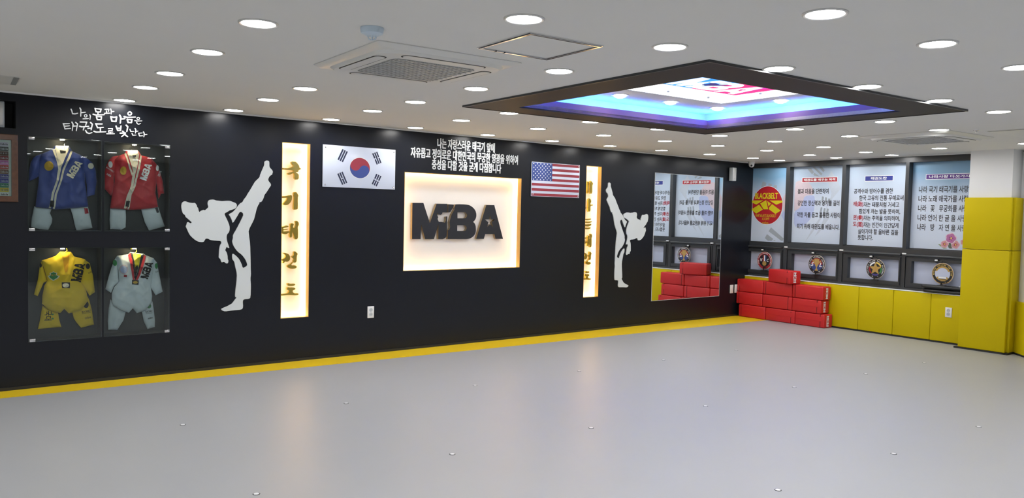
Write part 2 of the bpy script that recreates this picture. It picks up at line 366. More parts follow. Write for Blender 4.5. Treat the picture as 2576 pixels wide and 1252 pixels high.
# windows: openings (u0,u1) between the mullions
opens = [(.0, .668), (.738, 1.648), (1.706, 2.618), (2.668, 3.66)]
VT, VM, VL, VB2 = 2.462, 1.245, 1.135, .70
win = []
for i, (a, b) in enumerate(opens):
    wn = thing('window_%d' % (i+1), WW, (a, SB, 0), kind='structure'); win.append(wn)
    l = 0 if i == 0 else (opens[i-1][1]+a)/2; r_ = 3.6 if i == 3 else (b+opens[i+1][0])/2
    f = MB()
    f.box(l, a, SB+.006, 2.541, -.12, .004) if a > l else None
    f.box(b, r_, SB+.006, 2.541, -.12, .004) if r_ > b else None
    f.box(a, b, VT, 2.541, -.12, .004).box(a, b, VL, VM, -.12, .004).box(a, b, SB+.006, VB2, -.12, .004)
    f.box(a, b, VM, VM+.012, -.115, -.07)
    obj('window_frame', f, 'frame_dark', parent=wn, smooth=0)
    c, d = (a+.012, b-.004) if i else (-.06, b-.012)
    s_ = MB(); o1 = rect(c, d, VB2+.004, VL-.004); wd = .048
    s_.poly([o1, rect(c+(.068 if i else .02), d-.038, VB2+.062, VL-.052)], -.075, .0)
    s_.poly([rect(c+.03, d-.012, VB2+.022, VL-.018), rect(c+(.085 if i else .04), d-.03, VB2+.068, VL-.058)], -.072, .018)
    obj('sash', s_, 'frame_dark', parent=wn, smooth=0)
    obj('sash_bar', MB().tube([(c, VL+.022, .02), (d, VL+.022, .02)], .017, 10), 'frame_dark', parent=wn)
    if i: obj('window_catch', MB().rbox(c-.045, c+.015, VL+.03, VL+.052, .02, .045, .007), 'plastic_white', parent=wn)
    hx = [.30, 1.235, 2.185, 3.12][i]
    obj('window_handle', MB().lathe((hx, VL-.035, .02), [(.03, 0), (.026, .02), (.012, .03)], 16).rbox(hx-.015, hx+.075, VL-.052, VL-.035, .03, .044, .005), 'rubber_black', parent=wn)
    obj('handle_highlight', MB().rbox(hx-.022, hx+.018, VL-.035, VL-.015, .043, .055, .006), 'plastic_white', parent=wn)  # white piece standing in for the highlight on the black knob
    obj('frosted_pane', MB().box(a-(0 if i else .05), b, VB2+.03, VL-.03, -.066, -.060), 'frost', parent=wn, smooth=0)

# ================================================================= DOWNLIGHTS
vis = [
 [(313, 251.5), (588, 276.5), (833, 299.5), (1045, 320.4), (1227, 338.6), (1389, 353.5), (1534.5, 366.2), (1664.2, 377.4), (1785.1, 387.3), (1894.1, 396.6), (1960.7, 402.7)],
 [(366, 219), (675, 250), (937, 278), (1160.7, 302), (1353.3, 323.1), (1518.8, 339.6), (1672.7, 353.7), (1805.7, 365.8), (1929.1, 377.8), (2037.2, 389.1), (2103.2, 395.9)],
 [(427.5, 184), (768, 222), (1045, 255.5), (1280.7, 283.5), (1486, 305.4), (1656.8, 324), (1810.5, 340.5), (1948.7, 354.9), (2072.1, 369.1), (2178.1, 381.7), (2243.5, 389.3)],
 [(522, 130), (1198, 222), (1999.9, 323.9), (2137.7, 341.5), (2363.8, 372.2)],
 [(650, 58), (1406.5, 178), (2226.4, 304.8), (2362.7, 325.8), (2583, 360)],
 [(1318.5, 47), (1685.3, 117.1), (1959.4, 171.7), (2182.5, 216.8), (2363.8, 252.4), (2512.3, 280.2)],
 [(2075.7, 34), (2358.3, 109.5), (2567, 168)]]
ringm = MB().lathe((0, 0, 0), [(.1, -.0), (.1, .004), (.094, .008), (.085, .006), (.083, -.0)], 32)
lensm = MB().lathe((0, 0, 0), [(.083, .001), (.082, .0035)], 32)
proto = None
def downlight(u, v, label, group):
    global proto
    if proto is None:
        t = thing('downlight', CE, (0, 0, 0)); obj('rim', ringm, 'rim_white', parent=t); obj('lens', lensm, 'lens', parent=t); proto = t
    else: t = copy_tree(proto)
    t.matrix_world = CE.M @ Matrix.Translation((u, v, 0)); t['_at'] = (u, v, 0)
    tag(t, label, 'ceiling light', group)
for j, row in enumerate(vis):
    for i, p in enumerate(row):
        u, v = CE.px(*p)
        if j == 0: v = min(v, -0.0) if False else v
        P = CE.M @ Vector((u, v, 0))
        if P.y > -.13: u, v, _ = inv @ Vector((P.x, -.13, H))
        downlight(u, v, 'round white ceiling downlight in the %s row from the black wall, %s from the left' % (ORD[j], ORD[i]), 'ceiling downlights')
for xi_, x in enumerate([-2.3, -1.3, -.3, .7, 1.7, 2.67, 3.66, 4.65, 5.65, 6.6, 7.56, 8.5, 9.5, 10.4]):  # unseen downlights, added for the light they give the room
    for yi_, y in enumerate([-.6, -1.6, -2.5, -3.4, -4.3, -5.8, -6.75, -7.7, -8.7, -9.7]):
        if (x < .4) or (y < -5.5 and not (y > -6 and 2.4 < x < 7)) :
            if y == -5.8 and x > 3.5: continue
            downlight(x, -y, 'ceiling downlight outside the photo, %s row from the black wall, %s from the left wall' % (ORD[yi_], ORD[xi_]), 'downlights outside the view')

# ================================================================= LIT CEILING TRAY
a, b, c, d = OPN; A, B_, C_, D_ = OUT
tray = thing('ceiling_light_tray', CE, ((a+b)/2, -(c+d)/2, 0), 'large recessed black-rimmed ceiling tray glowing blue around a lit logo panel', 'ceiling light')
mb = MB().poly([rect(A, B_, -D_, -C_), rect(a, b, -d, -c)], .0005, .012); obj('rim_board', mb, 'cove_rim', parent=tray, smooth=0)
mb = MB().poly([rect(A-.012, B_+.012, -D_-.012, -C_+.012), rect(A, B_, -D_, -C_)], .0005, .016); obj('edge_trim', mb, 'frame_dark', parent=tray, smooth=0)
LT, TT, SET = -.082, -.178, .20      # lip top, tray top (up is -w), set back of the tray wall
mb = MB().poly([rect(a-.02, b+.02, -d-.02, -c+.02), rect(a, b, -d, -c)], LT, .0); obj('lip', mb, 'cove_lip', parent=tray, smooth=0)
a2, b2, c2, d2 = a-SET, b+SET, c-SET, d+SET
mb = MB().poly([rect(a2-.01, b2+.01, -d2-.01, -c2+.01), rect(a-.02, b+.02, -d-.02, -c+.02)], -.052, -.042)
mb.poly([rect(a2-.02, b2+.02, -d2-.02, -c2+.02), rect(a2, b2, -d2, -c2)], TT-.01, -.042); obj('tray_wall', mb, 'white_paint', parent=tray, smooth=0)
obj('tray_top', MB().box(a2-.02, b2+.02, -d2-.02, -c2+.02, TT-.02, TT), 'ceiling_paint', parent=tray, smooth=0)
g_ = .055
mb = MB().poly([rect(a-g_-.02, b+g_+.02, -d-g_-.02, -c+g_+.02), rect(a-g_, b+g_, -d-g_, -c+g_)], -.066, -.052); obj('light_strip', mb, 'led_blue', parent=tray, smooth=0)
for p in [(1560, 238.6), (1687, 255.4), (1805, 270.5), (1964, 251.5)]:
    u, v = CE.px(*p, TT)
    t = thing('downlight', CE, (u, v, TT)); tag(t, 'round downlight inside the blue tray, %s' % {1560: 'leftmost of the four visible', 1687: 'second from the left', 1805: 'at the far corner of the lit panel', 1964: 'to the right of the lit panel'}[p[0]], 'ceiling light', 'downlights in the ceiling tray')
    obj('rim', MB().lathe((u, v, TT), [(.085, 0), (.08, .006), (.062, .005)], 24), 'rim_white', parent=t)
    obj('lens', MB().lathe((u, v, TT), [(.06, .001), (.05, .018), (.025, .028)], 24), 'lens_cove', parent=t)
# logo panel
pu0, pu1, pv0, pv1 = 5.09, 6.485, 2.815, 3.78
lp = thing('logo_light_panel', CE, ((pu0+pu1)/2, (pv0+pv1)/2, TT), 'white backlit ceiling panel with blue and pink MBA logo inside the tray', 'light panel')
obj('panel', MB().box(pu0, pu1, pv0, pv1, TT+.001, TT+.012), 'light_panel', parent=lp, smooth=0)
obj('panel_edge', MB().poly([rect(pu0-.012, pu1+.012, pv0-.012, pv1+.012), rect(pu0, pu1, pv0, pv1)], TT+.0005, TT+.014), 'plastic_grey', parent=lp, smooth=0)
lu0, lu1, lv0, lv1 = 5.19, 6.16, 3.24, 3.715; lm = lu0+.42
z1, z2 = TT+.0128, TT+.0136
obj('logo_field', MB().poly([[(lu0, lv0), (lm-.03, lv0), (lm+.09, lv1), (lu0, lv1)]], z1, z1), 'lp_blue', parent=lp, smooth=0)
obj('logo_field', MB().poly([[(lm-.03, lv0), (lu1, lv0), (lu1, lv1), (lm+.09, lv1)]], z1, z1), 'lp_red', parent=lp, smooth=0)
obj('logo_field', MB().poly([[(lm+.40, lv0+.25), (lu1-.12, lv0+.2), (lu1-.1, lv1), (lm+.30, lv1)]], z1+.0004, z1+.0004), 'lp_magenta', parent=lp, smooth=0)
for p in [(1681, 228.5), (1782, 243.5), (1913, 233.5)]:
    u, v = CE.px(*p, TT+.012); obj('panel_screw', MB().lathe((u, v, TT+.012), [(.012, 0), (.01, .012)], 12), 'plastic_grey', parent=lp)

# ---- MBA letter shapes, traced on the big wall logo (crop pixels)
cM = cr(1025, 495, 10.43); cB = cr(1120, 500, 11.18)
OFL = -.065
M_ = [(130, 155), (418, 158), (588, 690), (765, 178), (1045, 182), (1045, 412), (980, 408), (920, 408), (912, 440), (880, 472), (820, 465), (790, 418), (768, 425), (785, 492), (812, 540), (795, 548), (795, 592), (822, 655), (900, 655), (985, 680), (1012, 600), (1006, 522), (1045, 512), (1042, 620), (1035, 870), (1025, 1035), (990, 1080), (930, 1110), (808, 1110), (815, 705), (695, 1110), (465, 1110), (362, 705), (345, 1110), (118, 1110)]
B1 = [(88, 150), (240, 160), (232, 220), (140, 375), (80, 385)]
B2 = [(292, 155), (400, 150), (520, 153), (600, 160), (655, 170), (700, 188), (752, 220), (800, 262), (835, 308), (858, 352), (871, 402), (875, 450), (873, 497), (863, 540), (845, 578), (820, 615), (785, 648), (820, 678), (845, 725), (858, 775), (863, 840), (862, 900), (850, 955), (830, 1000), (798, 1045), (760, 1078), (712, 1106), (660, 1122), (620, 1129), (580, 1132), (70, 1132), (78, 880), (110, 870), (140, 790), (122, 650), (160, 500), (178, 440), (232, 350), (266, 290), (260, 250)]
def dhole(x0, xc, yc, rx_, ry_): return [(x0, yc-ry_)]+[(xc+rx_*math.sin(R(k)), yc-ry_*math.cos(R(k))) for k in range(0, 181, 15)]+[(x0, yc+ry_)]
B3 = [dhole(345, 530, 462, 82, 87), dhole(338, 522, 819, 82, 81)]
A_ = [(1155, 170), (1380, 175), (1625, 1125), (1415, 1125), (1385, 990), (1125, 990), (1085, 1125), (870, 1125)]
A2 = [(1262, 462), (1292, 575), (1405, 580), (1310, 650), (1345, 792), (1262, 715), (1180, 792), (1212, 655), (1118, 580), (1232, 575)]
def tr(f, pts, fr=BW, off=OFL): return [fr.px(*f(*p), off) for p in pts]
mba = dict(M=[tr(cM, M_)], B0=[tr(cB, B1)], B=[tr(cB, B2)]+[tr(cB, q) for q in B3], A=[tr(cB, A_), tr(cB, A2)])
allp = [p for k in mba.values() for p in k[0]]
mu0, mu1, mv0, mv1 = min(p[0] for p in allp), max(p[0] for p in allp), min(p[1] for p in allp), max(p[1] for p in allp)
def mba_fit(mb, box, w0, w1, rot=0., mi=0, surf=None, shear=0.):
    u0, u1, v0, v1 = box; cu, cv = (u0+u1)/2, (v0+v1)/2; c, s = math.cos(rot), math.sin(rot)
    for k in mba.values():
        tmp = MB().poly(k, 0, .01 if w1 > w0 else 0); out = []
        for x, y, z in tmp.v:
            a_ = ((x-mu0)/(mu1-mu0)-.5)*(u1-u0); b_ = ((y-mv0)/(mv1-mv0)-.5)*(v1-v0); a_ += b_*shear
            a_, b_ = cu+a_*c-b_*s, cv+a_*s+b_*c
            out.append((a_, b_, (surf(a_, b_) if surf else 0)+w0+(z/.01)*(w1-w0) if w1 > w0 else (surf(a_, b_) if surf else 0)+w0))
        mb.add(out, tmp.f, mi)
    return mb
mb = MB(); mba_fit(mb, (lu0+.06, lu1-.06, lv0+.03, lv1-.05), z2, z2); obj('logo_lettering', mb, 'light_panel', parent=lp, smooth=0)
mb = MB().poly([chaikin([(lu0+.30, lv0+.19), (lu0+.38, lv0+.18), (lu0+.45, lv0+.24), (lu0+.50, lv0+.33), (lu0+.47, lv0+.34), (lu0+.42, lv0+.29), (lu0+.34, lv0+.32), (lu0+.29, lv0+.30), (lu0+.33, lv0+.26)])], z2+.0006, z2+.0006); obj('logo_figure', mb, 'lp_navy', parent=lp, smooth=0)

# ================================================================= AIR CONDITIONERS
def cassette(cx, cy, label):
    t = thing('air_conditioner', CE, (cx, cy, 0), label, 'air conditioner', 'ceiling air conditioners')
    h = .492; p = MB()
    L = [(rrect(-h, h, -h, h, .03), .0005), (rrect(-h, h, -h, h, .03), .006), (rrect(-h+.03, h-.03, -h+.03, h-.03, .03), .022), (rrect(-h+.055, h-.055, -h+.055, h-.055, .13, 5), .026), (rrect(-h+.07, h-.07, -h+.07, h-.07, .14, 5), .042)]
    n = len(L[0][0]); vs = []; fs = []
    for lp_, z in L: vs += [(cx+x, cy+y, z) for x, y in lp_]
    for j in range(len(L)-1):
        for k in range(n): q = j*n+k; e = j*n+(k+1) % n; fs.append((q, e, e+n, q+n))
    fs.append(tuple((len(L)-1)*n+k for k in range(n))); p.add(vs, fs); obj('panel', p, 'ac_white', parent=t, smooth=25)
    for k in range(4):
        a_ = k*math.pi/2; co, si = math.cos(a_), math.sin(a_)
        rt = lambda pts: [(cx+x*co-y*si, cy+x*si+y*co) for x, y in pts]
        g = MB().poly([rt(rrect(-.285, .285, .325, .41, .042, 6))], .0425, .0432); obj('louver_gap', g, 'dark_gap', parent=t, smooth=0)
        g = MB().poly([rt(rrect(-.275, .275, .334, .401, .034, 6))], .0425, .0455); obj('louver', g, 'ac_white', parent=t, smooth=0)
    g = MB().poly([[(cx+x, cy+y) for x, y in rrect(-.285, .285, -.285, .285, .05)]], .0425, .0435); gr = obj('grille', g, 'grille_grey', parent=t, smooth=0)
    g = MB()
    for k in range(19):
        q = -.27+.03*k; e = .283 if abs(q) < .25 else .262
        g.box(cx+q-.003, cx+q+.003, cy-e, cy+e, .0435, .047)
        if k % 2 == 0: g.box(cx-e, cx+e, cy+q-.003, cy+q+.003, .0435, .049)
    obj('grille_bars', g, 'rim_white', parent=gr, smooth=0)
    obj('logo_mark', MB().rbox(cx-.40, cx-.345, cy-.02, cy-.01, .0425, .0435, .0003) if False else MB().box(cx-.335, cx-.32, cy-.03, cy+.03, .0425, .0432), 'grille_grey', parent=t, smooth=0)
    return t
cassette(2.84, 3.43, 'white square four-way ceiling air conditioner nearest the camera, left of the access hatch')
cassette(9.10, 3.44, 'white square ceiling air conditioner near the windows, right of the lit tray')
# hatch
h0 = (2.865, 3.37, 4.11, 4.62)
t = thing('access_hatch', CE, ((h0[0]+h0[1])/2, (h0[2]+h0[3])/2, 0), 'square ceiling access hatch with silver edge beside the air conditioner', 'hatch')
mb = MB().poly([rect(*h0), rect(h0[0]+.03, h0[1]-.03, h0[2]+.03, h0[3]-.03)], .0005, .006).poly([rect(h0[0]+.008, h0[1]-.008, h0[2]+.008, h0[3]-.008), rect(h0[0]+.022, h0[1]-.022, h0[2]+.022, h0[3]-.022)], .006, .010)
obj('frame', mb, 'chrome', parent=t, smooth=0)
obj('door_panel', MB().box(h0[0]+.031, h0[1]-.031, h0[2]+.031, h0[3]-.031, .0005, .002), 'ceiling_paint', parent=t, smooth=0)
for e in (.12, .18): obj('latch', MB().box(h0[0]+e-.002, h0[0]+e+.002, h0[2]+.002, h0[2]+.028, .006, .011), 'dark_gap', parent=t, smooth=0)
# smoke detector
u, v = CE.px(936, 70)
t = thing('smoke_detector', CE, (u, v, 0), 'pale blue round smoke detector with small cage on the ceiling', 'smoke detector')
obj('base', MB().lathe((u, v, 0), [(.060, .0005), (.060, .012), (.056, .030), (.030, .042), (.02, .044)], 28), 'plastic_blue', parent=t)
for k in range(6):
    a_ = k*math.pi/3; c_, s_ = math.cos(a_), math.sin(a_)
    obj('cage_rib', MB().tube([(u+c_*.026, v+s_*.026, .04), (u+c_*.020, v+s_*.020, .056), (u+c_*.004, v+s_*.004, .062)], .002, 6), 'plastic_blue', parent=t)
# vent panels at both ends of the ceiling
def vent(u0, u1, v0, v1, side, label):
    t = thing('ceiling_vent', CE, ((u0+u1)/2, (v0+v1)/2, 0), label, 'vent')
    obj('frame', MB().box(u0, u1, v0, v1, .0005, .006), 'ac_white', parent=t, smooth=0)
    q = (u1-.045, u1-.008) if side > 0 else (u0+.008, u0+.05)
    obj('slot', MB().box(*q, v0+.01, v1-.01, .006, .0068), 'grille_grey', parent=t, smooth=0)
vent(-.3, .852, .45, .935, 1, 'white ceiling vent plate with dark slot at the far left edge of the photo')
vent(8.93, 10.0, 4.13, 4.6, -1, 'white ceiling vent plate with dark slot at the right edge of the photo')
u, v = CE.px(2456, 327)
t = thing('sprinkler_head', CE, (u, v, 0), 'small shiny sprinkler head on the ceiling by the right vent plate', 'sprinkler')
obj('plate', MB().lathe((u, v, 0), [(.03, .0005), (.026, .006), (.01, .008), (.008, .02)], 16), 'chrome', parent=t); obj('deflector', MB().lathe((u, v, .024), [(.016, 0), (.016, .003)], 12), 'chrome', parent=t)
# cctv dome in the corner
cc = Vector((11.17, -.15, H)); q = inv @ cc; u, v = q.x, q.y
t = thing('security_camera', CE, (u, v, 0), 'small white dome security camera on the ceiling in the corner', 'camera')
obj('base', MB().lathe((u, v, 0), [(.055, .0005), (.055, .02), (.048, .03)], 24), 'plastic_white', parent=t)
prof = [(.045*math.cos(R(k)), .03+.02+.045*math.sin(R(k))) for k in range(0, 90, 12)]
obj('dome', MB().lathe((u, v, 0), [(.048, .03)]+prof, 24), 'plastic_white', parent=t)
dv = (EYE-(CE.M @ Vector((u, v, .055)))).normalized(); q = (inv.to_3x3() @ dv)
obj('camera_lens', MB().tube([Vector((u, v, .062))+q*.03, Vector((u, v, .062))+q*.047], .016, 14), 'dark_gap', parent=t)

# ================================================================= BLACK WALL: LETTERING
# slogan above the cases, one raised syllable each
f = cr(140, 250, 9.908)
SY = [  # brush strokes of every syllable (crop pixels); ('o', x, y, r) is a ring
 (30, [[(380, 245), (400, 290), (415, 355), (480, 362), (545, 345)], [(600, 215), (625, 260), (620, 420)], [(640, 330), (735, 320)]]),
 (22, [('o', 745, 410, 34), [(680, 485), (810, 480)], [(845, 380), (862, 420), (850, 505)]]),
 (32, [[(975, 222), (1000, 310), (1110, 315), (1128, 242), (975, 228)], [(1050, 320), (1050, 380)], [(930, 370), (1000, 390), (1205, 380)], [(1010, 428), (1030, 505), (1128, 508), (1138, 430), (1010, 430)]]),
 (24, [[(1225, 250), (1320, 247), (1312, 300)], [(1262, 290), (1265, 345)], [(1215, 348), (1340, 345)], [(1365, 240), (1385, 290), (1378, 365)], [(1390, 305), (1445, 300)]]),
 (36, [[(1370, 430), (1398, 543), (1498, 550), (1515, 442), (1440, 450), (1370, 432)], [(1590, 395), (1620, 450), (1605, 592)], [(1625, 490), (1715, 480)]]),
 (34, [('o', 1842, 352, 44), [(1705, 430), (1780, 453), (1980, 442)], [(1780, 500), (1802, 575), (1882, 580), (1898, 505), (1780, 502)]]),
 (20, [('o', 2055, 475, 32), [(1970, 530), (2030, 540), (2145, 536)], [(2015, 570), (2030, 605), (2070, 620), (2110, 600)]]),
 (30, [[(185, 602), (200, 640), (228, 735), (370, 722)], [(190, 607), (340, 605)], [(210, 670), (340, 657)], [(400, 565), (430, 620), (410, 775)], [(495, 575), (540, 612), (510, 780)], [(430, 665), (520, 665)]]),
 (32, [[(610, 562), (770, 566), (742, 650)], [(592, 668), (650, 685), (820, 670)], [(705, 690), (685, 762)], [(865, 575), (910, 620), (880, 760)], [(800, 722), (890, 715)], [(742, 775), (775, 830), (830, 850), (900, 828)]]),
 (32, [[(995, 605), (1012, 640), (1040, 707), (1185, 697)], [(1000, 610), (1155, 613)], [(1110, 720), (1110, 790)], [(950, 795), (1010, 815), (1245, 806)]]),
 (22, [[(1310, 730), (1412, 728), (1405, 775), (1312, 780), (1312, 818), (1422, 815)], [(1360, 822), (1362, 858)], [(1270, 855), (1460, 857)]]),
 (34, [[(1500, 668), (1540, 773), (1612, 773), (1625, 660)], [(1520, 720), (1615, 718)], [(1755, 645), (1792, 682), (1770, 800)], [(1605, 842), (1735, 837), (1700, 880), (1642, 930)], [(1710, 868), (1788, 930)], [(1665, 795), (1695, 815)]]),
 (24, [[(1845, 745), (1870, 800), (1945, 797)], [(1975, 725), (1995, 760), (1985, 840)], [(2000, 800), (2045, 790)], [(1900, 850), (1920, 895), (2000, 890)]]),
 (24, [[(2060, 843), (2150, 836)], [(2065, 848), (2086, 910), (2160, 906)], [(2185, 810), (2205, 850), (2195, 935)], [(2210, 880), (2270, 872)]])]
u, v = BW.px(*f(1200, 950))
t = thing('wall_slogan', BW, (u, v, 0), 'two-line white raised Korean slogan on the black wall above the uniform cases', 'sign')
for wd_, strokes in SY:
    mb = MB(); k_ = 0
    def add_(pts):
        global k_
        mb.poly([[BW.px(*f(*p)) for p in pts]], .0005, .0095+.00012*k_); k_ += 1
    for st in strokes:
        if st[0] == 'o':
            _, x, y, r_ = st; mb.poly([[BW.px(*f(*p)) for p in circ(x, y, r_+wd_*.42, r_*.9+wd_*.42, 24)], [BW.px(*f(*p)) for p in circ(x, y, r_-wd_*.42, r_*.9-wd_*.42, 24)]], .0005, .0095); continue
        for q_, (a, b) in enumerate(zip(st, st[1:])):
            h_ = wd_*.5*(1.0 if q_ == 0 else .92); L_ = math.hypot(b[0]-a[0], b[1]-a[1]); an = math.atan2(b[1]-a[1], b[0]-a[0]); h2 = h_*(.82 if q_ == len(st)-2 else .95)
            add_([(b[0]+h2*math.cos(an+R(k)), b[1]+h2*math.sin(an+R(k))) for k in range(-90, 91, 30)]+[(a[0]+h_*math.cos(an+R(k)), a[1]+h_*math.sin(an+R(k))) for k in range(90, 271, 30)])
    obj('letter', mb, 'white_letter', parent=t, smooth=0)
f = cr(1010, 340, 8.05)
LN = [('나는 자랑스러운 태극기 앞에', 722, 266, 1885, 226), ('자유롭고 정의로운 대한민국의 무궁한 영광을 위하여', 182, 448, 2352, 478), ('충성을 다할 것을 굳게 다짐합니다', 610, 690, 2012, 648)]
u, v = BW.px(*f(1250, 780))
t = thing('wall_pledge', BW, (u, v, 0), 'three-line white Korean pledge lettering on the black wall above the lit logo niche', 'sign')
mxx = lambda q, o=.026: max(a[0] for a in text_geo(q, o)[0])
ADV = mxx('가가')-mxx('가'); SPC = mxx('가 가')-mxx('가가')
for s_, xl, yb, xr, yt in LN:
    p, q = BW.px(*f(xl, yb)), BW.px(*f(xr, yt)); full, _ = text_geo(s_, .02); fx0, fx1 = min(a[0] for a in full), max(a[0] for a in full); fy0, fy1 = min(a[1] for a in full), max(a[1] for a in full)
    sx = (q[0]-p[0])/(fx1-fx0); sy = .122/(fy1-fy0); x_ = 0
    for ch in s_:
        if ch != ' ':
            vs, fs = text_geo(ch, .02, .5)
            obj('letter', MB().add([(p[0]+(x+x_-fx0)*sx, p[1]+(y-fy0)*sy, .0005+(z+.5)*.008) for x, y, z in vs], fs), 'white_letter', parent=t, smooth=0)
            x_ += ADV
        else: x_ += SPC

# ---- kicking figures
cA = cr(450, 490, 6.956); cK = cr(590, 395, 8.345); cC = cr(540, 530, 4.818)
TORSO = [cA(*p) for p in [(38, 185), (50, 140), (75, 118), (108, 110), (150, 128), (195, 138), (250, 142), (268, 138), (290, 155), (308, 185), (315, 218), (330, 225), (337, 262), (345, 290), (357, 300), (385, 278), (420, 262), (440, 265), (455, 270), (480, 248), (505, 225), (512, 205), (500, 165), (500, 130), (515, 100), (540, 85), (600, 80), (640, 97), (700, 103), (750, 110), (820, 103), (890, 103), (930, 122), (985, 140), (1008, 170), (1005, 205), (985, 235), (930, 258), (880, 270), (850, 292), (790, 325), (800, 360), (845, 450), (880, 540), (882, 610), (868, 655), (835, 690), (826, 745), (840, 820), (865, 890), (878, 930), (845, 922), (832, 900), (818, 930), (802, 965), (830, 1005), (845, 1060), (848, 1125), (860, 1145), (855, 1185), (838, 1200), (815, 1192), (790, 1170), (765, 1172), (745, 1180), (730, 1150), (722, 1118), (692, 1100), (697, 1030), (700, 960), (715, 880), (738, 845), (735, 815), (715, 803), (640, 800), (550, 790), (510, 765), (465, 762), (450, 785), (430, 818), (400, 825), (345, 820), (290, 795), (240, 755), (190, 705), (160, 650), (135, 590), (115, 552), (130, 520), (138, 480), (160, 475), (185, 492), (208, 495), (222, 480), (195, 455), (150, 415), (112, 385), (103, 350), (68, 330), (50, 280), (40, 230)]]
LEG = [cA(*p) for p in [(865, 340), (940, 300), (985, 250)]]+[cK(*p) for p in [(60, 1030), (120, 965), (165, 945), (190, 890), (240, 830), (265, 780), (330, 680), (400, 560), (430, 510), (480, 465), (525, 420), (530, 380), (545, 345), (580, 260), (605, 205), (622, 170), (622, 90), (640, 92), (655, 72), (700, 75), (722, 95), (722, 205), (750, 240), (785, 275), (797, 315), (785, 345), (785, 365), (745, 385), (718, 415), (695, 470), (710, 510), (750, 555), (757, 595), (735, 625), (700, 680), (655, 750), (620, 790), (605, 850), (580, 905), (550, 943), (520, 945), (500, 935), (520, 960), (480, 1020), (455, 1090), (435, 1170), (415, 1250)]]+[cC(*p) for p in [(470, 110), (405, 235), (410, 290), (425, 400), (430, 570), (432, 700), (435, 770), (428, 820), (435, 900), (430, 1050), (410, 1065), (350, 1070), (335, 1090), (340, 1165), (325, 1195), (210, 1205), (120, 1218), (85, 1205), (75, 1188), (100, 1175), (150, 1155), (190, 1132), (205, 1125), (235, 1085), (265, 1045), (243, 1045), (250, 950), (262, 860), (268, 765), (245, 670), (235, 615), (212, 590), (208, 545), (215, 515), (250, 540), (290, 580), (320, 640), (338, 698), (392, 665), (390, 640), (370, 590), (330, 535), (270, 490), (225, 425), (207, 370), (220, 330), (218, 295), (260, 225), (320, 110), (350, 38), (305, 2), (260, 80), (215, 152), (205, 110), (180, 60)]]
def figure(frame_box, mirror, label):
    T1 = [BW.px(*p) for p in TORSO]; L1 = [BW.px(*p) for p in LEG]
    if mirror:
        al = T1+L1; u0, u1 = min(p[0] for p in al), max(p[0] for p in al); v0, v1 = min(p[1] for p in al), max(p[1] for p in al)
        a_, b_, c_, d_ = frame_box; g = lambda p: (b_-(p[0]-u0)/(u1-u0)*(b_-a_), c_+(p[1]-v0)/(v1-v0)*(d_-c_))
        T1 = [g(p) for p in T1][::-1]; L1 = [g(p) for p in L1][::-1]
    al = T1+L1; at = (sum(p[0] for p in al)/len(al), min(p[1] for p in al), 0)
    t = thing('kicking_figure', BW, at, label, 'wall figure', 'kicking silhouettes on the black wall')
    obj('upper_body', MB().poly([chaikin(T1)], .0005, .012), 'figure_board', parent=t, smooth=0)
    obj('legs', MB().poly([chaikin(L1)], .0005, .012), 'figure_board', parent=t, smooth=0)
figure(None, False, 'large pale grey high-kick silhouette to the right of the uniform cases')
p1 = BW.px(1524, 459); p2 = BW.px(1629, 560); z0 = BW.px(1565, 723)[1]
figure((p1[0], p2[0], z0, BW.px(1530, 459)[1]), True, 'mirrored pale grey high-kick silhouette to the left of the mirror')

# ---- flags
def screw(parent, u, v, w0): obj('screw', MB().lathe((u, v, w0), [(.010, 0), (.009, .006), (.004, .009)], 14), 'chrome', parent=parent)
u0, u1, v0, v1 = 3.673, 4.560, 1.859, 2.311
t = thing('korean_flag_plate', BW, ((u0+u1)/2, v0, 0), 'white South Korean flag plate screwed to the black wall', 'flag')
obj('plate', MB().rbox(u0, u1, v0, v1, .006, .016, .002), 'flag_white', parent=t)
cu, cv = BW.px(905.5, 422.5, .017); rx, ry = .1225, .112
red = circ(cu, cv, rx, ry, 60)
tilt = R(-27)
def taeg(sgn):
    # half disc bounded by an S curve, built in a unit disc then squashed
    pts = []
    for k in range(31): a_ = math.pi*k/30; pts.append((math.cos(a_), math.sin(a_)))          # upper half, from right to left
    for k in range(1, 16): a_ = math.pi+math.pi*k/15; pts.append((-.5+.5*math.cos(a_), .5*math.sin(a_)))
    for k in range(1, 15): a_ = math.pi-math.pi*k/15; pts.append((.5+.5*math.cos(a_), .5*math.sin(a_)))
    rot = tilt+(0 if sgn > 0 else math.pi)
    return [(cu+rx*(x*math.cos(rot)-y*math.sin(rot)), cv+ry*(x*math.sin(rot)+y*math.cos(rot))) for x, y in pts]
obj('circle_edge', MB().poly([circ(cu, cv, rx+.005, ry+.005, 60)], .0164, .0164), 'white_print', parent=t, smooth=0)
obj('circle_red', MB().poly([taeg(1)], .0170, .0170), 'flag_red', parent=t, smooth=0); obj('circle_blue', MB().poly([taeg(-1)], .0170, .0170), 'flag_blue', parent=t, smooth=0)
cf = cr(790, 330, 7.364)
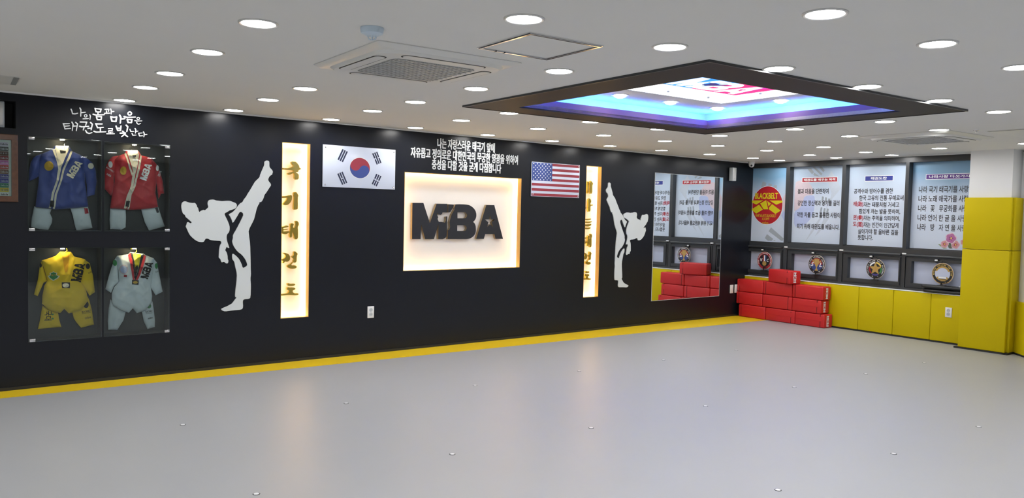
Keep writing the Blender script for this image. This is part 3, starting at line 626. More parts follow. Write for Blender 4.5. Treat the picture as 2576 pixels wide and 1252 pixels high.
for quad, brk in (([(525, 328), (627, 378), (535, 575), (435, 522)], (0, 0, 0)), ([(1075, 412), (1172, 378), (1250, 585), (1160, 618)], (1, 0, 1)), ([(430, 788), (530, 745), (617, 955), (520, 993)], (0, 1, 0)), ([(1152, 785), (1250, 832), (1160, 1025), (1068, 975)], (1, 1, 1))):
    Q = [Vector(BW.px(*cf(*p), .017)) for p in quad]; mb = MB()
    if quad[0][0] in (525, 1152): e0, e1, l0, l1 = Q[0], Q[1], Q[3], Q[2]
    else: e0, e1, l0, l1 = Q[0], Q[1], Q[3], Q[2]
    for k in range(3):
        s0, s1 = k*.38, k*.38+.26 if k < 2 else 1.
        s1 = k*.37+.26
        P0, P1 = e0.lerp(e1, s0), e0.lerp(e1, s1); P3, P2 = l0.lerp(l1, s0), l0.lerp(l1, s1)
        segs = [(0, .46), (.54, 1)] if brk[k] else [(0, 1)]
        for a_, b_ in segs: mb.poly([[tuple(P0.lerp(P3, a_)), tuple(P1.lerp(P2, a_)), tuple(P1.lerp(P2, b_)), tuple(P0.lerp(P3, b_))]], .0168, .0168)
    obj('trigram', mb, 'flag_navy', parent=t, smooth=0)
for a_ in (u0+.028, u1-.024):
    for b_ in (v0+.024, v1-.026): screw(t, a_, b_, .016)
u0, u1, v0, v1 = 6.584, 7.438, 1.848, 2.295
t = thing('american_flag_plate', BW, ((u0+u1)/2, v0, 0), 'United States flag plate screwed to the black wall', 'flag')
obj('plate', MB().rbox(u0, u1, v0, v1, .006, .016, .002), 'flag_white', parent=t)
e = .006; hs = (v1-v0-2*e)/13; cw = .355
mb = MB()
for k in range(0, 13, 2):
    a_ = u0+e if k >= 7 else u0+cw
    mb.poly([rect(a_, u1-e, v1-e-(k+1)*hs, v1-e-k*hs)], .0166, .0166)
obj('red_stripes', mb, 'us_red', parent=t, smooth=0)
obj('canton', MB().poly([rect(u0+e, u0+cw, v1-e-7*hs, v1-e)], .0168, .0168), 'us_blue', parent=t, smooth=0)
mb = MB()
for r_ in range(9):
    for k in range(6 if r_ % 2 == 0 else 5):
        mb.poly([star(u0+e+(cw-e)*((k+.5)/6+(0 if r_ % 2 == 0 else 1/12)), v1-e-7*hs*(r_+.6)/9.2, .0125, .42)], .0174, .0174)
obj('stars', mb, 'white_print', parent=t, smooth=0)
for a_ in (u0+.028, u1-.024):
    for b_ in (v0+.024, v1-.026): screw(t, a_, b_, .016)

# ---- lit niches
def lit_niche(name, q, label, cat, grp=None, dep=.115):
    a, b, c, e = q; t = thing(name, BW, ((a+b)/2, c, -dep), label, cat, grp)
    k = .05; lipd = -.07
    mb = MB().poly([rect(a-.004, b+.004, c-.004, e+.004), rect(a+.0005, b-.0005, c+.0005, e-.0005)], lipd, .0012); obj('lip', mb, 'brass_lip', parent=t, smooth=0)
    mb = MB().box(a-k, b+k, c-k, e+k, -dep-.012, -dep); obj('back_panel', mb, 'panel_white', parent=t, smooth=0)
    mb = MB().poly([rect(a-k-.012, b+k+.012, c-k-.012, e+k+.012), rect(a-k, b+k, c-k, e+k)], -dep-.012, -.036).poly([rect(a-k, b+k, c-k, e+k), rect(a-.0045, b+.0045, c-.0045, e+.0045)], -.045, -.036)
    obj('casing', mb, 'panel_white', parent=t, smooth=0)
    mb = MB().poly([rect(a-k+.004, b+k-.004, c-k+.004, e+k-.004), rect(a-.022, b+.022, c-.022, e+.022)], lipd-.014, lipd+.012); obj('light_strip', mb, 'led_warm', parent=t, smooth=0)
    return t
lit_niche('logo_niche', niches['box'], 'wide warm-lit recessed niche behind the black MBA letters', 'light box')
t1 = lit_niche('banner_niche', niches['b1'], 'tall narrow lit niche with gold letters, left of the Korean flag', 'light box', 'tall lit banner niches')
t2 = lit_niche('banner_niche', niches['b2'], 'tall narrow lit niche with gold letters, right of the American flag', 'light box', 'tall lit banner niches')
u, v = BW.px(1150, 602, OFL)
t = thing('logo_letters', BW, (u, v, -.1), 'thick black raised MBA logo letters with gold sides in the lit niche', 'sign')
for k, lps in mba.items():
    mb = MB().poly(lps, -.102, OFL-.001); o = obj('letter', mb, ['letter_side'], parent=t, smooth=0)
    tag(o, label='black letter %s with gold edge' % k[0])
    obj('letter_face', MB().poly(lps, OFL-.0009, OFL+.0005), 'letter_black', parent=o, smooth=0)
c1 = cr(690, 340, 5.218); c2 = cr(690, 560, 4.815)
G = dict(
 guk=[[c1(*p) for p in [(215, 355), (250, 340), (290, 350), (330, 400), (330, 425), (355, 435), (345, 450), (320, 458), (315, 482), (280, 485), (310, 500), (325, 520), (322, 580), (262, 583), (262, 500), (240, 500), (205, 520), (180, 518), (170, 500), (200, 490), (250, 478), (258, 465), (210, 455), (150, 452), (90, 450), (50, 440), (90, 425), (150, 430), (200, 428), (240, 415), (255, 400), (230, 380)]]],
 gi=[[c1(*p) for p in [(50, 800), (170, 795), (215, 780), (238, 795), (230, 860), (190, 910), (150, 920), (115, 910), (115, 895), (150, 860), (175, 820), (120, 825), (50, 822)]], [c1(*p) for p in [(250, 750), (285, 742), (300, 755), (320, 790), (310, 815), (312, 960), (300, 975), (255, 978), (248, 960), (262, 820), (252, 790)]]],
 tae=[[c2(*p) for p in [(40, 42), (120, 45), (150, 30), (180, 45), (160, 55), (110, 66), (110, 78), (165, 72), (165, 84), (110, 92), (110, 106), (180, 100), (185, 112), (150, 140), (115, 140), (60, 112), (40, 80)]], [c2(*p) for p in [(190, 15), (215, 2), (240, 15), (228, 50), (232, 60), (255, 50), (258, -5), (245, -15), (275, -28), (300, 0), (298, 30), (285, 50), (290, 100), (288, 200), (245, 203), (235, 130), (220, 100), (218, 180), (180, 180), (190, 100), (195, 60)]]],
 gwon=[[c2(*p) for p in [(98, 365), (130, 362), (180, 380), (195, 420), (190, 455), (160, 475), (130, 470), (120, 488), (98, 488), (110, 465), (95, 455), (50, 460), (50, 445), (100, 440), (130, 425), (140, 400), (125, 380)]], [c2(*p) for p in [(232, 350), (255, 345), (288, 375), (275, 400), (272, 480), (230, 485), (228, 460), (240, 440), (215, 420), (205, 410), (225, 400), (235, 385)]], [c2(*p) for p in [(150, 520), (200, 495), (225, 472), (230, 482), (200, 517), (260, 515), (278, 535), (260, 555), (210, 560), (165, 545)]]],
 do=[[c2(*p) for p in [(155, 735), (175, 730), (200, 740), (245, 735), (260, 750), (235, 765), (180, 768), (160, 755)]], [c2(*p) for p in [(150, 795), (165, 778), (185, 785), (240, 782), (262, 800), (240, 815), (225, 820), (225, 840), (250, 855), (290, 852), (298, 870), (270, 880), (200, 876), (150, 876), (90, 885), (35, 880), (35, 868), (90, 862), (160, 855), (180, 830), (175, 815), (155, 810)]]])
OG = -.055
def gold(parent, loops):
    mb = MB()
    for lp_ in loops: mb.poly([chaikin(lp_)], OG-.03, OG, bevel=.003)
    obj('letter', mb, 'gold', parent=parent, smooth=50)
t = thing('gold_lettering', BW, (3.38, .6, OG), 'five gold brush-script Korean letters in the lit niche left of the Korean flag', 'sign', 'gold banner lettering')
gw = {k: [[BW.px(*p, OG) for p in lp_] for lp_ in L_] for k, L_ in G.items()}
for k in gw: gold(t, gw[k])
t = thing('gold_lettering', BW, (7.72, .6, OG), 'six gold brush-script Korean letters in the lit niche right of the American flag', 'sign', 'gold banner lettering')
def place(loops, vtop, vbot, uc, wid=None):
    al = [p for l in loops for p in l]; a_, b_ = min(p[0] for p in al), max(p[0] for p in al); c_, e_ = min(p[1] for p in al), max(p[1] for p in al)
    wid = wid or (b_-a_); return [[(uc+((p[0]-a_)/(b_-a_)-.5)*wid, vbot+(p[1]-c_)/(e_-c_)*(vtop-vbot)) for p in l] for l in loops]
cb = cr(1455, 430, 7.37); cb2 = cr(1455, 590, 7.37)
rows = [('se', cb(190, 175), cb(190, 420)), ('na', cb(180, 500), cb(180, 755)), ('neun', cb(170, 875), cb(160, 1080)), ('tae', (1478, 587), (1476, 622)), ('gwon', cb2(160, 312), cb2(145, 558)), ('do', cb2(140, 672), cb2(150, 842))]
stroke = gw['gi'][1]; blob = [(-1, .0), (-.6, .35), (.2, .3), (.9, .55), (1, .1), (.5, -.4), (-.4, -.35)]
def bl(cx, cy, sx, sy): return [(cx+p[0]*sx, cy+p[1]*sy) for p in blob]
gw['se'] = [[(0, 0), (.12, .35), (.1, .8), (.25, .95), (.32, .7), (.24, .35), (.38, .1), (.3, 0), (.18, .2)], [(.45, .0), (.45, .75), (.40, .88), (.5, .95), (.58, .85), (.55, .5), (.56, .02)], [(.68, 0), (.70, .6), (.66, .8), (.72, 1.), (.86, .92), (.98, .78), (.9, .66), (.92, .02)]]
gw['na'] = [[(.0, .75), (.12, .82), (.18, .7), (.16, .3), (.40, .35), (.38, .2), (.1, .12), (.0, .2)], [(.55, 0), (.58, .6), (.55, .85), (.62, 1.), (.78, .93), (.86, .75), (.78, .62), (.79, .5), (.97, .56), (1.02, .5), (.97, .44), (.79, .45), (.8, .03)]]
gw['neun'] = [bl(.5, .92, .42, .20), bl(.5, .66, .52, .20), bl(.52, .36, .44, .28), bl(.5, .06, .40, .22)]
for k, pt, pb in rows:
    vt = BW.px(*pt, OG)[1]; vb = BW.px(*pb, OG)[1]
    wd = .20 if k in ('se', 'neun') else .215
    gold(t, place(gw[k], vt, vb, 7.672, wd))

# ---- mirror, outlets, small wall boxes
t = thing('wall_mirror', BW, (9.8, .353, 0), 'large frameless mirror on the black wall reflecting the windows and red pads', 'mirror')
obj('mirror_glass', MB().box(8.990, 10.616, .355, 2.268, .001, .006), 'mirror', parent=t, smooth=0)
obj('edge', MB().poly([rect(8.984, 10.622, .349, 2.274), rect(8.990, 10.616, .355, 2.268)], .0005, .0065), 'plastic_grey', parent=t, smooth=0)
def outlet(fr, u0, u1, v0, v1, w0, label, grp, holes=True):
    t = thing('wall_outlet', fr, ((u0+u1)/2, v0, w0), label, 'outlet', grp)
    obj('plate', MB().rbox(u0, u1, v0, v1, w0+.0005, w0+.012, .004), 'plastic_white', parent=t)
    if holes:
        for k in (.31, .69):
            cu, cv = (u0+u1)/2, v0+(v1-v0)*k; r_ = (u1-u0)*.27
            mb = MB().lathe((cu, cv, w0+.012), [(r_, .0), (r_*.95, .0025), (r_*.8, .0025), (r_*.72, .0004)], 20); s_ = obj('socket', mb, 'plastic_grey', parent=t)
            obj('pin_hole', MB().lathe((cu-r_*.35, cv, w0+.0125), [(.003, 0), (.003, .0006)], 8).lathe((cu+r_*.35, cv, w0+.0125), [(.003, 0), (.003, .0006)], 8), 'dark_gap', parent=s_)
    return t
outlet(BW, 4.237, 4.319, .402, .535, 0, 'white double power outlet low on the black wall under the Korean flag', 'wall outlets')
outlet(WW, 3.297, 3.383, .360, .492, .098, 'white double power outlet on the yellow pads beside the pillar', 'wall outlets')
t = thing('wall_switch', BW, (10.95, .38, 0), 'narrow white cover plate low on the black wall beside the red pad stack', 'wall plate')
obj('plate', MB().rbox(10.907, 10.988, .381, .52, .0005, .014, .004), 'plastic_white', parent=t)
t = thing('wall_switch', BW, (11.07, .38, 0), 'white cover plate half hidden behind the red pad stack', 'wall plate')
obj('plate', MB().rbox(11.03, 11.11, .385, .52, .0005, .014, .004), 'plastic_white', parent=t)
def speaker(u0, u1, v0, v1, w0, dep, label):
    t = thing('wall_speaker', BW, ((u0+u1)/2, v0, w0), label, 'speaker', 'white wall speakers')
    obj('cabinet', MB().rbox(u0, u1, v0, v1, w0, w0+dep, .006, 2), 'plastic_grey', parent=t)
    obj('speaker_grille', MB().rbox(u0+.012, u1-.012, v0+.02, v1-.012, w0+dep, w0+dep+.004, .003), 'rim_white', parent=t)
    obj('badge', MB().box(u0+.04, u0+.05, v0+.035, v0+.045, w0+dep+.004, w0+dep+.006), 'grille_grey', parent=t, smooth=0)
    obj('bracket', MB().box((u0+u1)/2-.02, (u0+u1)/2+.02, (v0+v1)/2-.03, (v0+v1)/2+.03, min(w0, 0 if w0 > 0 else w0-.02), w0), 'dark_gap', parent=t, smooth=0)
speaker(10.76, 10.855, 2.225, 2.44, .015, .075, 'small white speaker high on the black wall beside the mirror corner')
speaker(.52, .795, 2.25, 2.47, -.16, .12, 'white speaker inside the dark recess at the top left')
# framed belt chart
t = thing('framed_chart', BW, (.6, 1.62, 0), 'burl wood framed colour belt chart cut off at the left edge', 'picture frame')
fu0, fu1, fv0, fv1 = .15, .884, 1.620, 2.191
fw_ = .048
obj('frame', MB().poly([rect(fu0, fu1, fv0, fv1), rect(fu0+fw_, fu1-fw_, fv0+fw_, fv1-fw_)], .0005, .028, bevel=.004), 'wood_burl', parent=t, smooth=0)
obj('mount', MB().box(fu0+fw_, fu1-fw_, fv0+fw_, fv1-fw_, .004, .010), 'mat_board', parent=t, smooth=0)
cols = [(200, 190, 205), (60, 60, 62), (90, 45, 30), (135, 40, 45), (215, 120, 185), (190, 60, 50), (120, 80, 60), (80, 70, 150), (60, 60, 150), (30, 120, 85), (210, 185, 30), (225, 225, 220)]
for i, c_ in enumerate(cols):
    mat('chart_%d' % i, s2l(*c_), .5); va = 2.135-i*.0385-.012
    obj('chart_row', MB().box(fu0+fw_+.03, .816, va-.036, va, .010, .0106), 'chart_%d' % i, parent=t, smooth=0)
    mb = MB()
    for k in range(6): mb.box(.76+.009*k, .765+.009*k, va-.025, va-.010-(k % 2)*.004, .0107, .0107)
    obj('chart_text', MB().add(*[[(x, y, .0112) for x, y, _ in mb.v], mb.f]), 'white_print' if i not in (0, 11) else 'print_black', parent=t, smooth=0)
obj('glass_pane', MB().box(fu0+fw_, fu1-fw_, fv0+fw_, fv1-fw_, .016, .018), 'glass', parent=t, smooth=0)

# ================================================================= DISPLAY CASES AND UNIFORMS
def case(key, label, clips):
    a, b, c, e = niches[key]; t = thing('display_case', BW, ((a+b)/2, c, -.13), label, 'display case', 'uniform display cases')
    d = .15; k = .001; mb = MB()
    mb.box(a+k, b-k, c+k, e-k, -d-.012, -d).box(a+k, a+.006, c+k, e-k, -d, -.004).box(b-.006, b-k, c+k, e-k, -d, -.004).box(a+k, b-k, c+k, c+.006, -d, -.004).box(a+k, b-k, e-.006, e-k, -d, -.004)
    obj('liner', mb, 'case_black', parent=t, smooth=0)
    obj('glass_pane', MB().box(a-.004, b+.004, c-.004, e+.004, .002, .007), 'glass', parent=t, smooth=0)
    for x, y in clips: obj('clip', MB().rbox(x-.022, x+.022, y-.012, y+.012, .0072, .015, .002), 'chrome', parent=t); 
    lx = (a+b)/2-.02
    obj('lamp', MB().lathe((lx, 0, 0), [(.016, 0), (.016, .01)], 16, 'v') if False else MB().lathe((lx, e-.014, -.034), [(.017, .0), (.017, .007)], 16, 'v'), 'led_case', parent=t)
    return t
Z = niches
case('case_ul', 'top left glass display case holding the blue uniform', [(.985, 2.172), (.985, 1.385)])
case('case_ur', 'top right glass display case holding the red uniform', [(2.095, 2.170), (2.095, 1.385)])
case('case_ll', 'bottom left glass display case holding the yellow uniform', [(.985, 1.212), (.985, .418)])
case('case_lr', 'bottom right glass display case holding the white uniform', [(2.095, 1.206), (2.095, .418)])

def seg_d(p, a, b):
    ax, ay = b[0]-a[0], b[1]-a[1]; L = ax*ax+ay*ay; t_ = 0 if L == 0 else max(0, min(1, ((p[0]-a[0])*ax+(p[1]-a[1])*ay)/L))
    return math.hypot(p[0]-a[0]-ax*t_, p[1]-a[1]-ay*t_)
class Cloth:
    def __init__(s, outline, off, bulge, fold, seed, lean=.0, step=.011):
        s.o = outline; s.off = off; s.b = bulge; s.fo = fold; s.se = seed; s.lean = lean; s.step = step
    def dist(s, u, v): return min(seg_d((u, v), s.o[i], s.o[(i+1) % len(s.o)]) for i in range(len(s.o)))
    def surf(s, u, v):
        d = s.dist(u, v); e = 1-math.exp(-d/.022)
        n = noise.noise(Vector((u*9+v*4+s.se, v*5.5-u*3, s.se)))*.7+noise.noise(Vector((u*22-v*8, v*11+u*6+s.se, s.se*2)))*.35
        r1 = 1-2.6*abs(noise.noise(Vector((u*5-v*7+s.se*3, v*3+u*2, s.se+9)))); r2 = 1-2.6*abs(noise.noise(Vector((u*8+v*9-s.se, v*4-u*5, s.se+4))))
        return s.off+s.b*e+s.fo*(n+.35*max(0, r1)**2+.3*max(0, r2)**2)*e
    def build(s):
        o = s.o; bp_ = []
        for i in range(len(o)):
            a, b = Vector(o[i]), Vector(o[(i+1) % len(o)]); n = max(1, int((b-a).length/s.step))
            for k in range(n): bp_.append(a.lerp(b, k/n))
        n0 = len(bp_); pts = list(bp_)
        u0, u1 = min(p[0] for p in o), max(p[0] for p in o); v0, v1 = min(p[1] for p in o), max(p[1] for p in o); y = v0
        r_ = 0
        while y < v1:
            x = u0+(s.step/2 if r_ % 2 else 0)
            while x < u1: pts.append(Vector((x, y))); x += s.step
            y += s.step*.87; r_ += 1
        vs, es, fs, *_ = delaunay_2d_cdt(pts, [(i, (i+1) % n0) for i in range(n0)], [], 0, 1e-6)
        # keep faces whose centre is inside
        def inside(p):
            c = False; n = len(o); j = n-1
            for i in range(n):
                if (o[i][1] > p[1]) != (o[j][1] > p[1]) and p[0] < (o[j][0]-o[i][0])*(p[1]-o[i][1])/(o[j][1]-o[i][1])+o[i][0]: c = not c
                j = i
            return c
        fs = [f for f in fs if inside((sum(vs[i][0] for i in f)/3, sum(vs[i][1] for i in f)/3))]
        used = sorted({i for f in fs for i in f}); mp = {i: k for k, i in enumerate(used)}
        V = [(vs[i][0], vs[i][1], s.surf(vs[i][0], vs[i][1])) for i in used]; F = [tuple(mp[i] for i in f) for f in fs]
        F = [f if (Vector(V[f[1]])-Vector(V[f[0]])).cross(Vector(V[f[2]])-Vector(V[f[0]])).z > 0 else f[::-1] for f in F]
        n = len(V); V2 = [(x, y, s.off-.004) for x, y, z in V]; F2 = [tuple(i+n for i in f[::-1]) for f in F]
        cnt = {}
        for f in F:
            for i in range(3): cnt[(f[i], f[(i+1) % 3])] = 1
        side = [(b, a, a+n, b+n) for (a, b) in cnt if (b, a) not in cnt]
        return MB().add(V+V2, F+F2+side)
def drape(cl, loops, eps=.0022, dens=.012):       # thin patch that follows the cloth
    cl2 = Cloth(loops, cl.off, cl.b, cl.fo, cl.se, step=dens); base = cl
    cl2.surf = lambda u, v: base.surf(u, v)+eps
    m_ = cl2.build(); n = len(m_.v)//2
    return MB().add(m_.v[:n], [f for f in m_.f if max(f) < n])

def garment(label, at, crop, off, jacket, trous, jm, tm, seed, extras, hang_c, hang_m, white_h=False):
    P = lambda pts, o=off: [BW.px(*crop(*p), o) for p in pts]
    u, v = P([at])[0]
    t = thing('martial_arts_uniform', BW, (u, v, off), label, 'uniform', 'uniforms in the wall cases')
    for i, tr_ in enumerate(trous):
        c_ = Cloth(P(tr_, off-.012), off-.034, .018, .018, seed+i*3); o = obj('trouser_leg', c_.build(), tm, parent=t, smooth=60)
        for k, (nm, fn, mt) in enumerate(extras.get('leg%d' % i, [])): obj(nm, fn(c_, P), mt, parent=o, smooth=0)
    parts = {}
    for i, (nm, jp) in enumerate(jacket):
        c_ = Cloth(P(jp), off-(.010 if nm == 'sleeve' else 0), .024 if nm != 'sleeve' else .020, .024, seed+10+i*5); o = obj(nm, c_.build(), jm, parent=t, smooth=60); parts[nm+str(i)] = (c_, o)
    for k_, (nm, fn, mt, par) in enumerate(extras['top']):
        c_, o = parts[par]; g_ = fn(c_, P); g_.v = [(x, y, z+.0005*k_) for x, y, z in g_.v]; obj(nm, g_, mt, parent=o, smooth=0)
    hx, hy = P([hang_c], off+.0)[0]
    if white_h: pts = [(hx, hy-.05, off+.02), (hx-.002, hy, off+.012), (hx+.012, hy+.018, off), (hx+.022, hy+.028, off-.01), (hx+.012, hy+.038, off-.02), (hx-.004, hy+.03, off-.03)]; rr = .0016
    else: pts = [(hx, hy-.05, off+.012), (hx, hy, off+.012), (hx+.022, hy+.018, off+.005), (hx+.018, hy+.04, off), (hx-.004, hy+.05, off-.005), (hx-.026, hy+.04, off-.01)]; rr = .004
    obj('hanger_hook', MB().tube(pts, rr, 8), hang_m, parent=t)
    return t
def strip(pts): return lambda c_, P: drape(c_, P(pts))
def patch(cx, cy, rx, ry): return lambda c_, P: drape(c_, P([(cx+rx*math.cos(2*math.pi*k/20), cy+ry*math.sin(2*math.pi*k/20)) for k in range(20)]), .0026)
def mbat(x0, y0, x1, y1, hgt, eps=.004):           # MBA lettering along a line from (x0,y0) to (x1,y1)
    def fn(c_, P):
        a, b = P([(x0, y0)])[0], P([(x1, y1)])[0]; L_ = math.hypot(b[0]-a[0], b[1]-a[1]); rot = math.atan2(b[1]-a[1], b[0]-a[0]); cu, cv = (a[0]+b[0])/2, (a[1]+b[1])/2
        return mba_fit(MB(), (cu-L_/2, cu+L_/2, cv-hgt/2, cv+hgt/2), eps, eps, rot, surf=c_.surf)
    return fn
def txt(s_, x0, y0, x1, y1, hgt, eps=.004, offset=.01):
    def fn(c_, P):
        a, b = P([(x0, y0)])[0], P([(x1, y1)])[0]; L_ = math.hypot(b[0]-a[0], b[1]-a[1]); rot = math.atan2(b[1]-a[1], b[0]-a[0]); cu, cv = (a[0]+b[0])/2, (a[1]+b[1])/2
        return fit_text(MB(), s_, (cu-L_/2, cu+L_/2, cv-hgt/2, cv+hgt/2), eps, eps, offset, rot=rot, surf=c_.surf)
    return fn
OFU = -.085
# blue
garment('blue uniform jacket with white striped lapel over white trousers in the top left case', (460, 1150), cr(60, 340, 4.815), OFU,
    [('body', [(375, 130), (340, 175), (290, 195), (215, 225), (190, 300), (185, 420), (180, 560), (155, 740), (140, 870), (300, 886), (365, 900), (500, 893), (780, 865), (765, 740), (745, 600), (738, 470), (730, 350), (700, 250), (680, 235), (590, 195), (555, 140), (545, 125)]),
     ('sleeve', [(225, 222), (160, 245), (120, 272), (85, 330), (64, 430), (58, 560), (120, 535), (190, 495), (200, 400)]),
     ('sleeve', [(680, 240), (700, 420), (745, 500), (765, 600), (770, 745), (860, 720), (885, 560), (875, 430), (840, 340), (780, 285)])],
    [[(130, 860), (345, 880), (322, 945), (350, 1010), (345, 1060), (300, 1150), (210, 1140), (90, 1115), (100, 1000)], [(565, 870), (780, 850), (800, 950), (838, 1125), (645, 1158), (620, 1080), (600, 980)]],
    'cloth_blue', 'cloth_white', 1.3,
    dict(top=[('lining', strip([(385, 124), (545, 128), (520, 200), (430, 385), (375, 165)]), 'cloth_cream', 'body0'),
              ('neck_label', strip([(430, 182), (503, 190), (500, 220), (440, 222)]), 'cloth_black', 'body0'),
              ('lapel_stripe', strip([(345, 180), (368, 163), (395, 260), (430, 385), (408, 420), (398, 330)]), 'cloth_cream', 'body0'),
              ('lapel_stripe', strip([(525, 185), (552, 150), (500, 260), (445, 390), (412, 545), (365, 690), (322, 885), (298, 880), (335, 690), (385, 545), (405, 420), (440, 350)]), 'cloth_cream', 'body0'),
              ('lapel_stripe', strip([(562, 190), (588, 195), (545, 290), (482, 430), (445, 570), (395, 720), (370, 895), (347, 890), (368, 720), (425, 560), (460, 420)]), 'cloth_cream', 'body0'),
              ('chest_badge', patch(297, 373, 54, 58), 'patch_gold', 'body0'),
              ('chest_lettering', mbat(545, 505, 668, 318, .062), 'cloth_cream', 'body0'),
              ('lapel_label', strip([(312, 790), (362, 792), (355, 870), (306, 865)]), 'cloth_black', 'body0'),
              ('sleeve_badge', patch(810, 372, 38, 36), 'cloth_cream', 'sleeve2')],
         leg1=[('leg_label', strip([(735, 880), (780, 885), (792, 945), (742, 952)]), 'print_red')]), (490, 110), 'chrome', True)
# red
garment('red uniform jacket with white striped lapel over white trousers in the top right case', (450, 1150), cr(250, 340, 4.815), OFU,
    [('body', [(330, 180), (300, 225), (240, 245), (190, 290), (180, 420), (185, 560), (150, 740), (130, 885), (290, 895), (360, 905), (500, 900), (620, 885), (710, 870), (700, 800), (680, 700), (690, 560), (690, 400), (640, 290), (600, 265), (510, 245), (480, 200), (460, 180)]),
     ('sleeve', [(240, 246), (160, 258), (120, 300), (85, 370), (65, 450), (58, 640), (145, 735), (180, 640), (178, 520), (195, 400)]),
     ('sleeve', [(640, 285), (660, 420), (700, 600), (720, 772), (750, 712), (788, 705), (772, 560), (740, 450), (695, 350)])],
    [[(135, 885), (325, 895), (330, 1000), (325, 1115), (270, 1145), (135, 1140), (130, 1020)], [(510, 885), (712, 850), (740, 930), (800, 1105), (610, 1155), (560, 1060), (530, 960)]],
    'cloth_red', 'cloth_white', 5.1,
    dict(top=[('lining', strip([(340, 180), (460, 183), (470, 235), (420, 420), (402, 450), (360, 300), (335, 225)]), 'cloth_cream', 'body0'),
              ('neck_label', strip([(390, 245), (437, 240), (430, 272), (392, 270)]), 'cloth_black', 'body0'),
              ('lapel_stripe', strip([(300, 225), (320, 215), (365, 380), (398, 460), (385, 495), (340, 360)]), 'cloth_cream', 'body0'),
              ('lapel_stripe', strip([(455, 240), (473, 230), (462, 330), (425, 470), (405, 600), (355, 720), (322, 890), (292, 885), (320, 740), (375, 600), (392, 480), (430, 350)]), 'cloth_cream', 'body0'),
              ('lapel_stripe', strip([(490, 245), (508, 250), (490, 360), (455, 490), (432, 610), (380, 720), (355, 898), (335, 895), (352, 720), (408, 600), (440, 460)]), 'cloth_cream', 'body0'),
              ('chest_badge', patch(282, 430, 38, 52), 'patch_gold', 'body0'),
              ('chest_lettering', mbat(515, 540, 590, 345, .062), 'white_print', 'body0'),
              ('lapel_label', strip([(318, 793), (362, 797), (350, 868), (308, 862)]), 'cloth_black', 'body0'),
              ('sleeve_badge', patch(130, 355, 24, 40), 'white_print', 'sleeve1'), ('sleeve_lettering', txt('BLACKBELT', 85, 385, 170, 450, .014), 'white_print', 'sleeve1'), ('sleeve_lettering', txt('mba', 90, 465, 135, 495, .022), 'white_print', 'sleeve1'),
              ('sleeve_badge', patch(700, 398, 19, 36), 'white_print', 'sleeve2'), ('sleeve_lettering', txt('BLACKBELT', 738, 435, 715, 500, .022), 'white_print', 'sleeve2')],
         leg1=[('leg_label', strip([(680, 880), (715, 872), (732, 935), (700, 942)]), 'print_black')]), (384, 190), 'chrome', True)
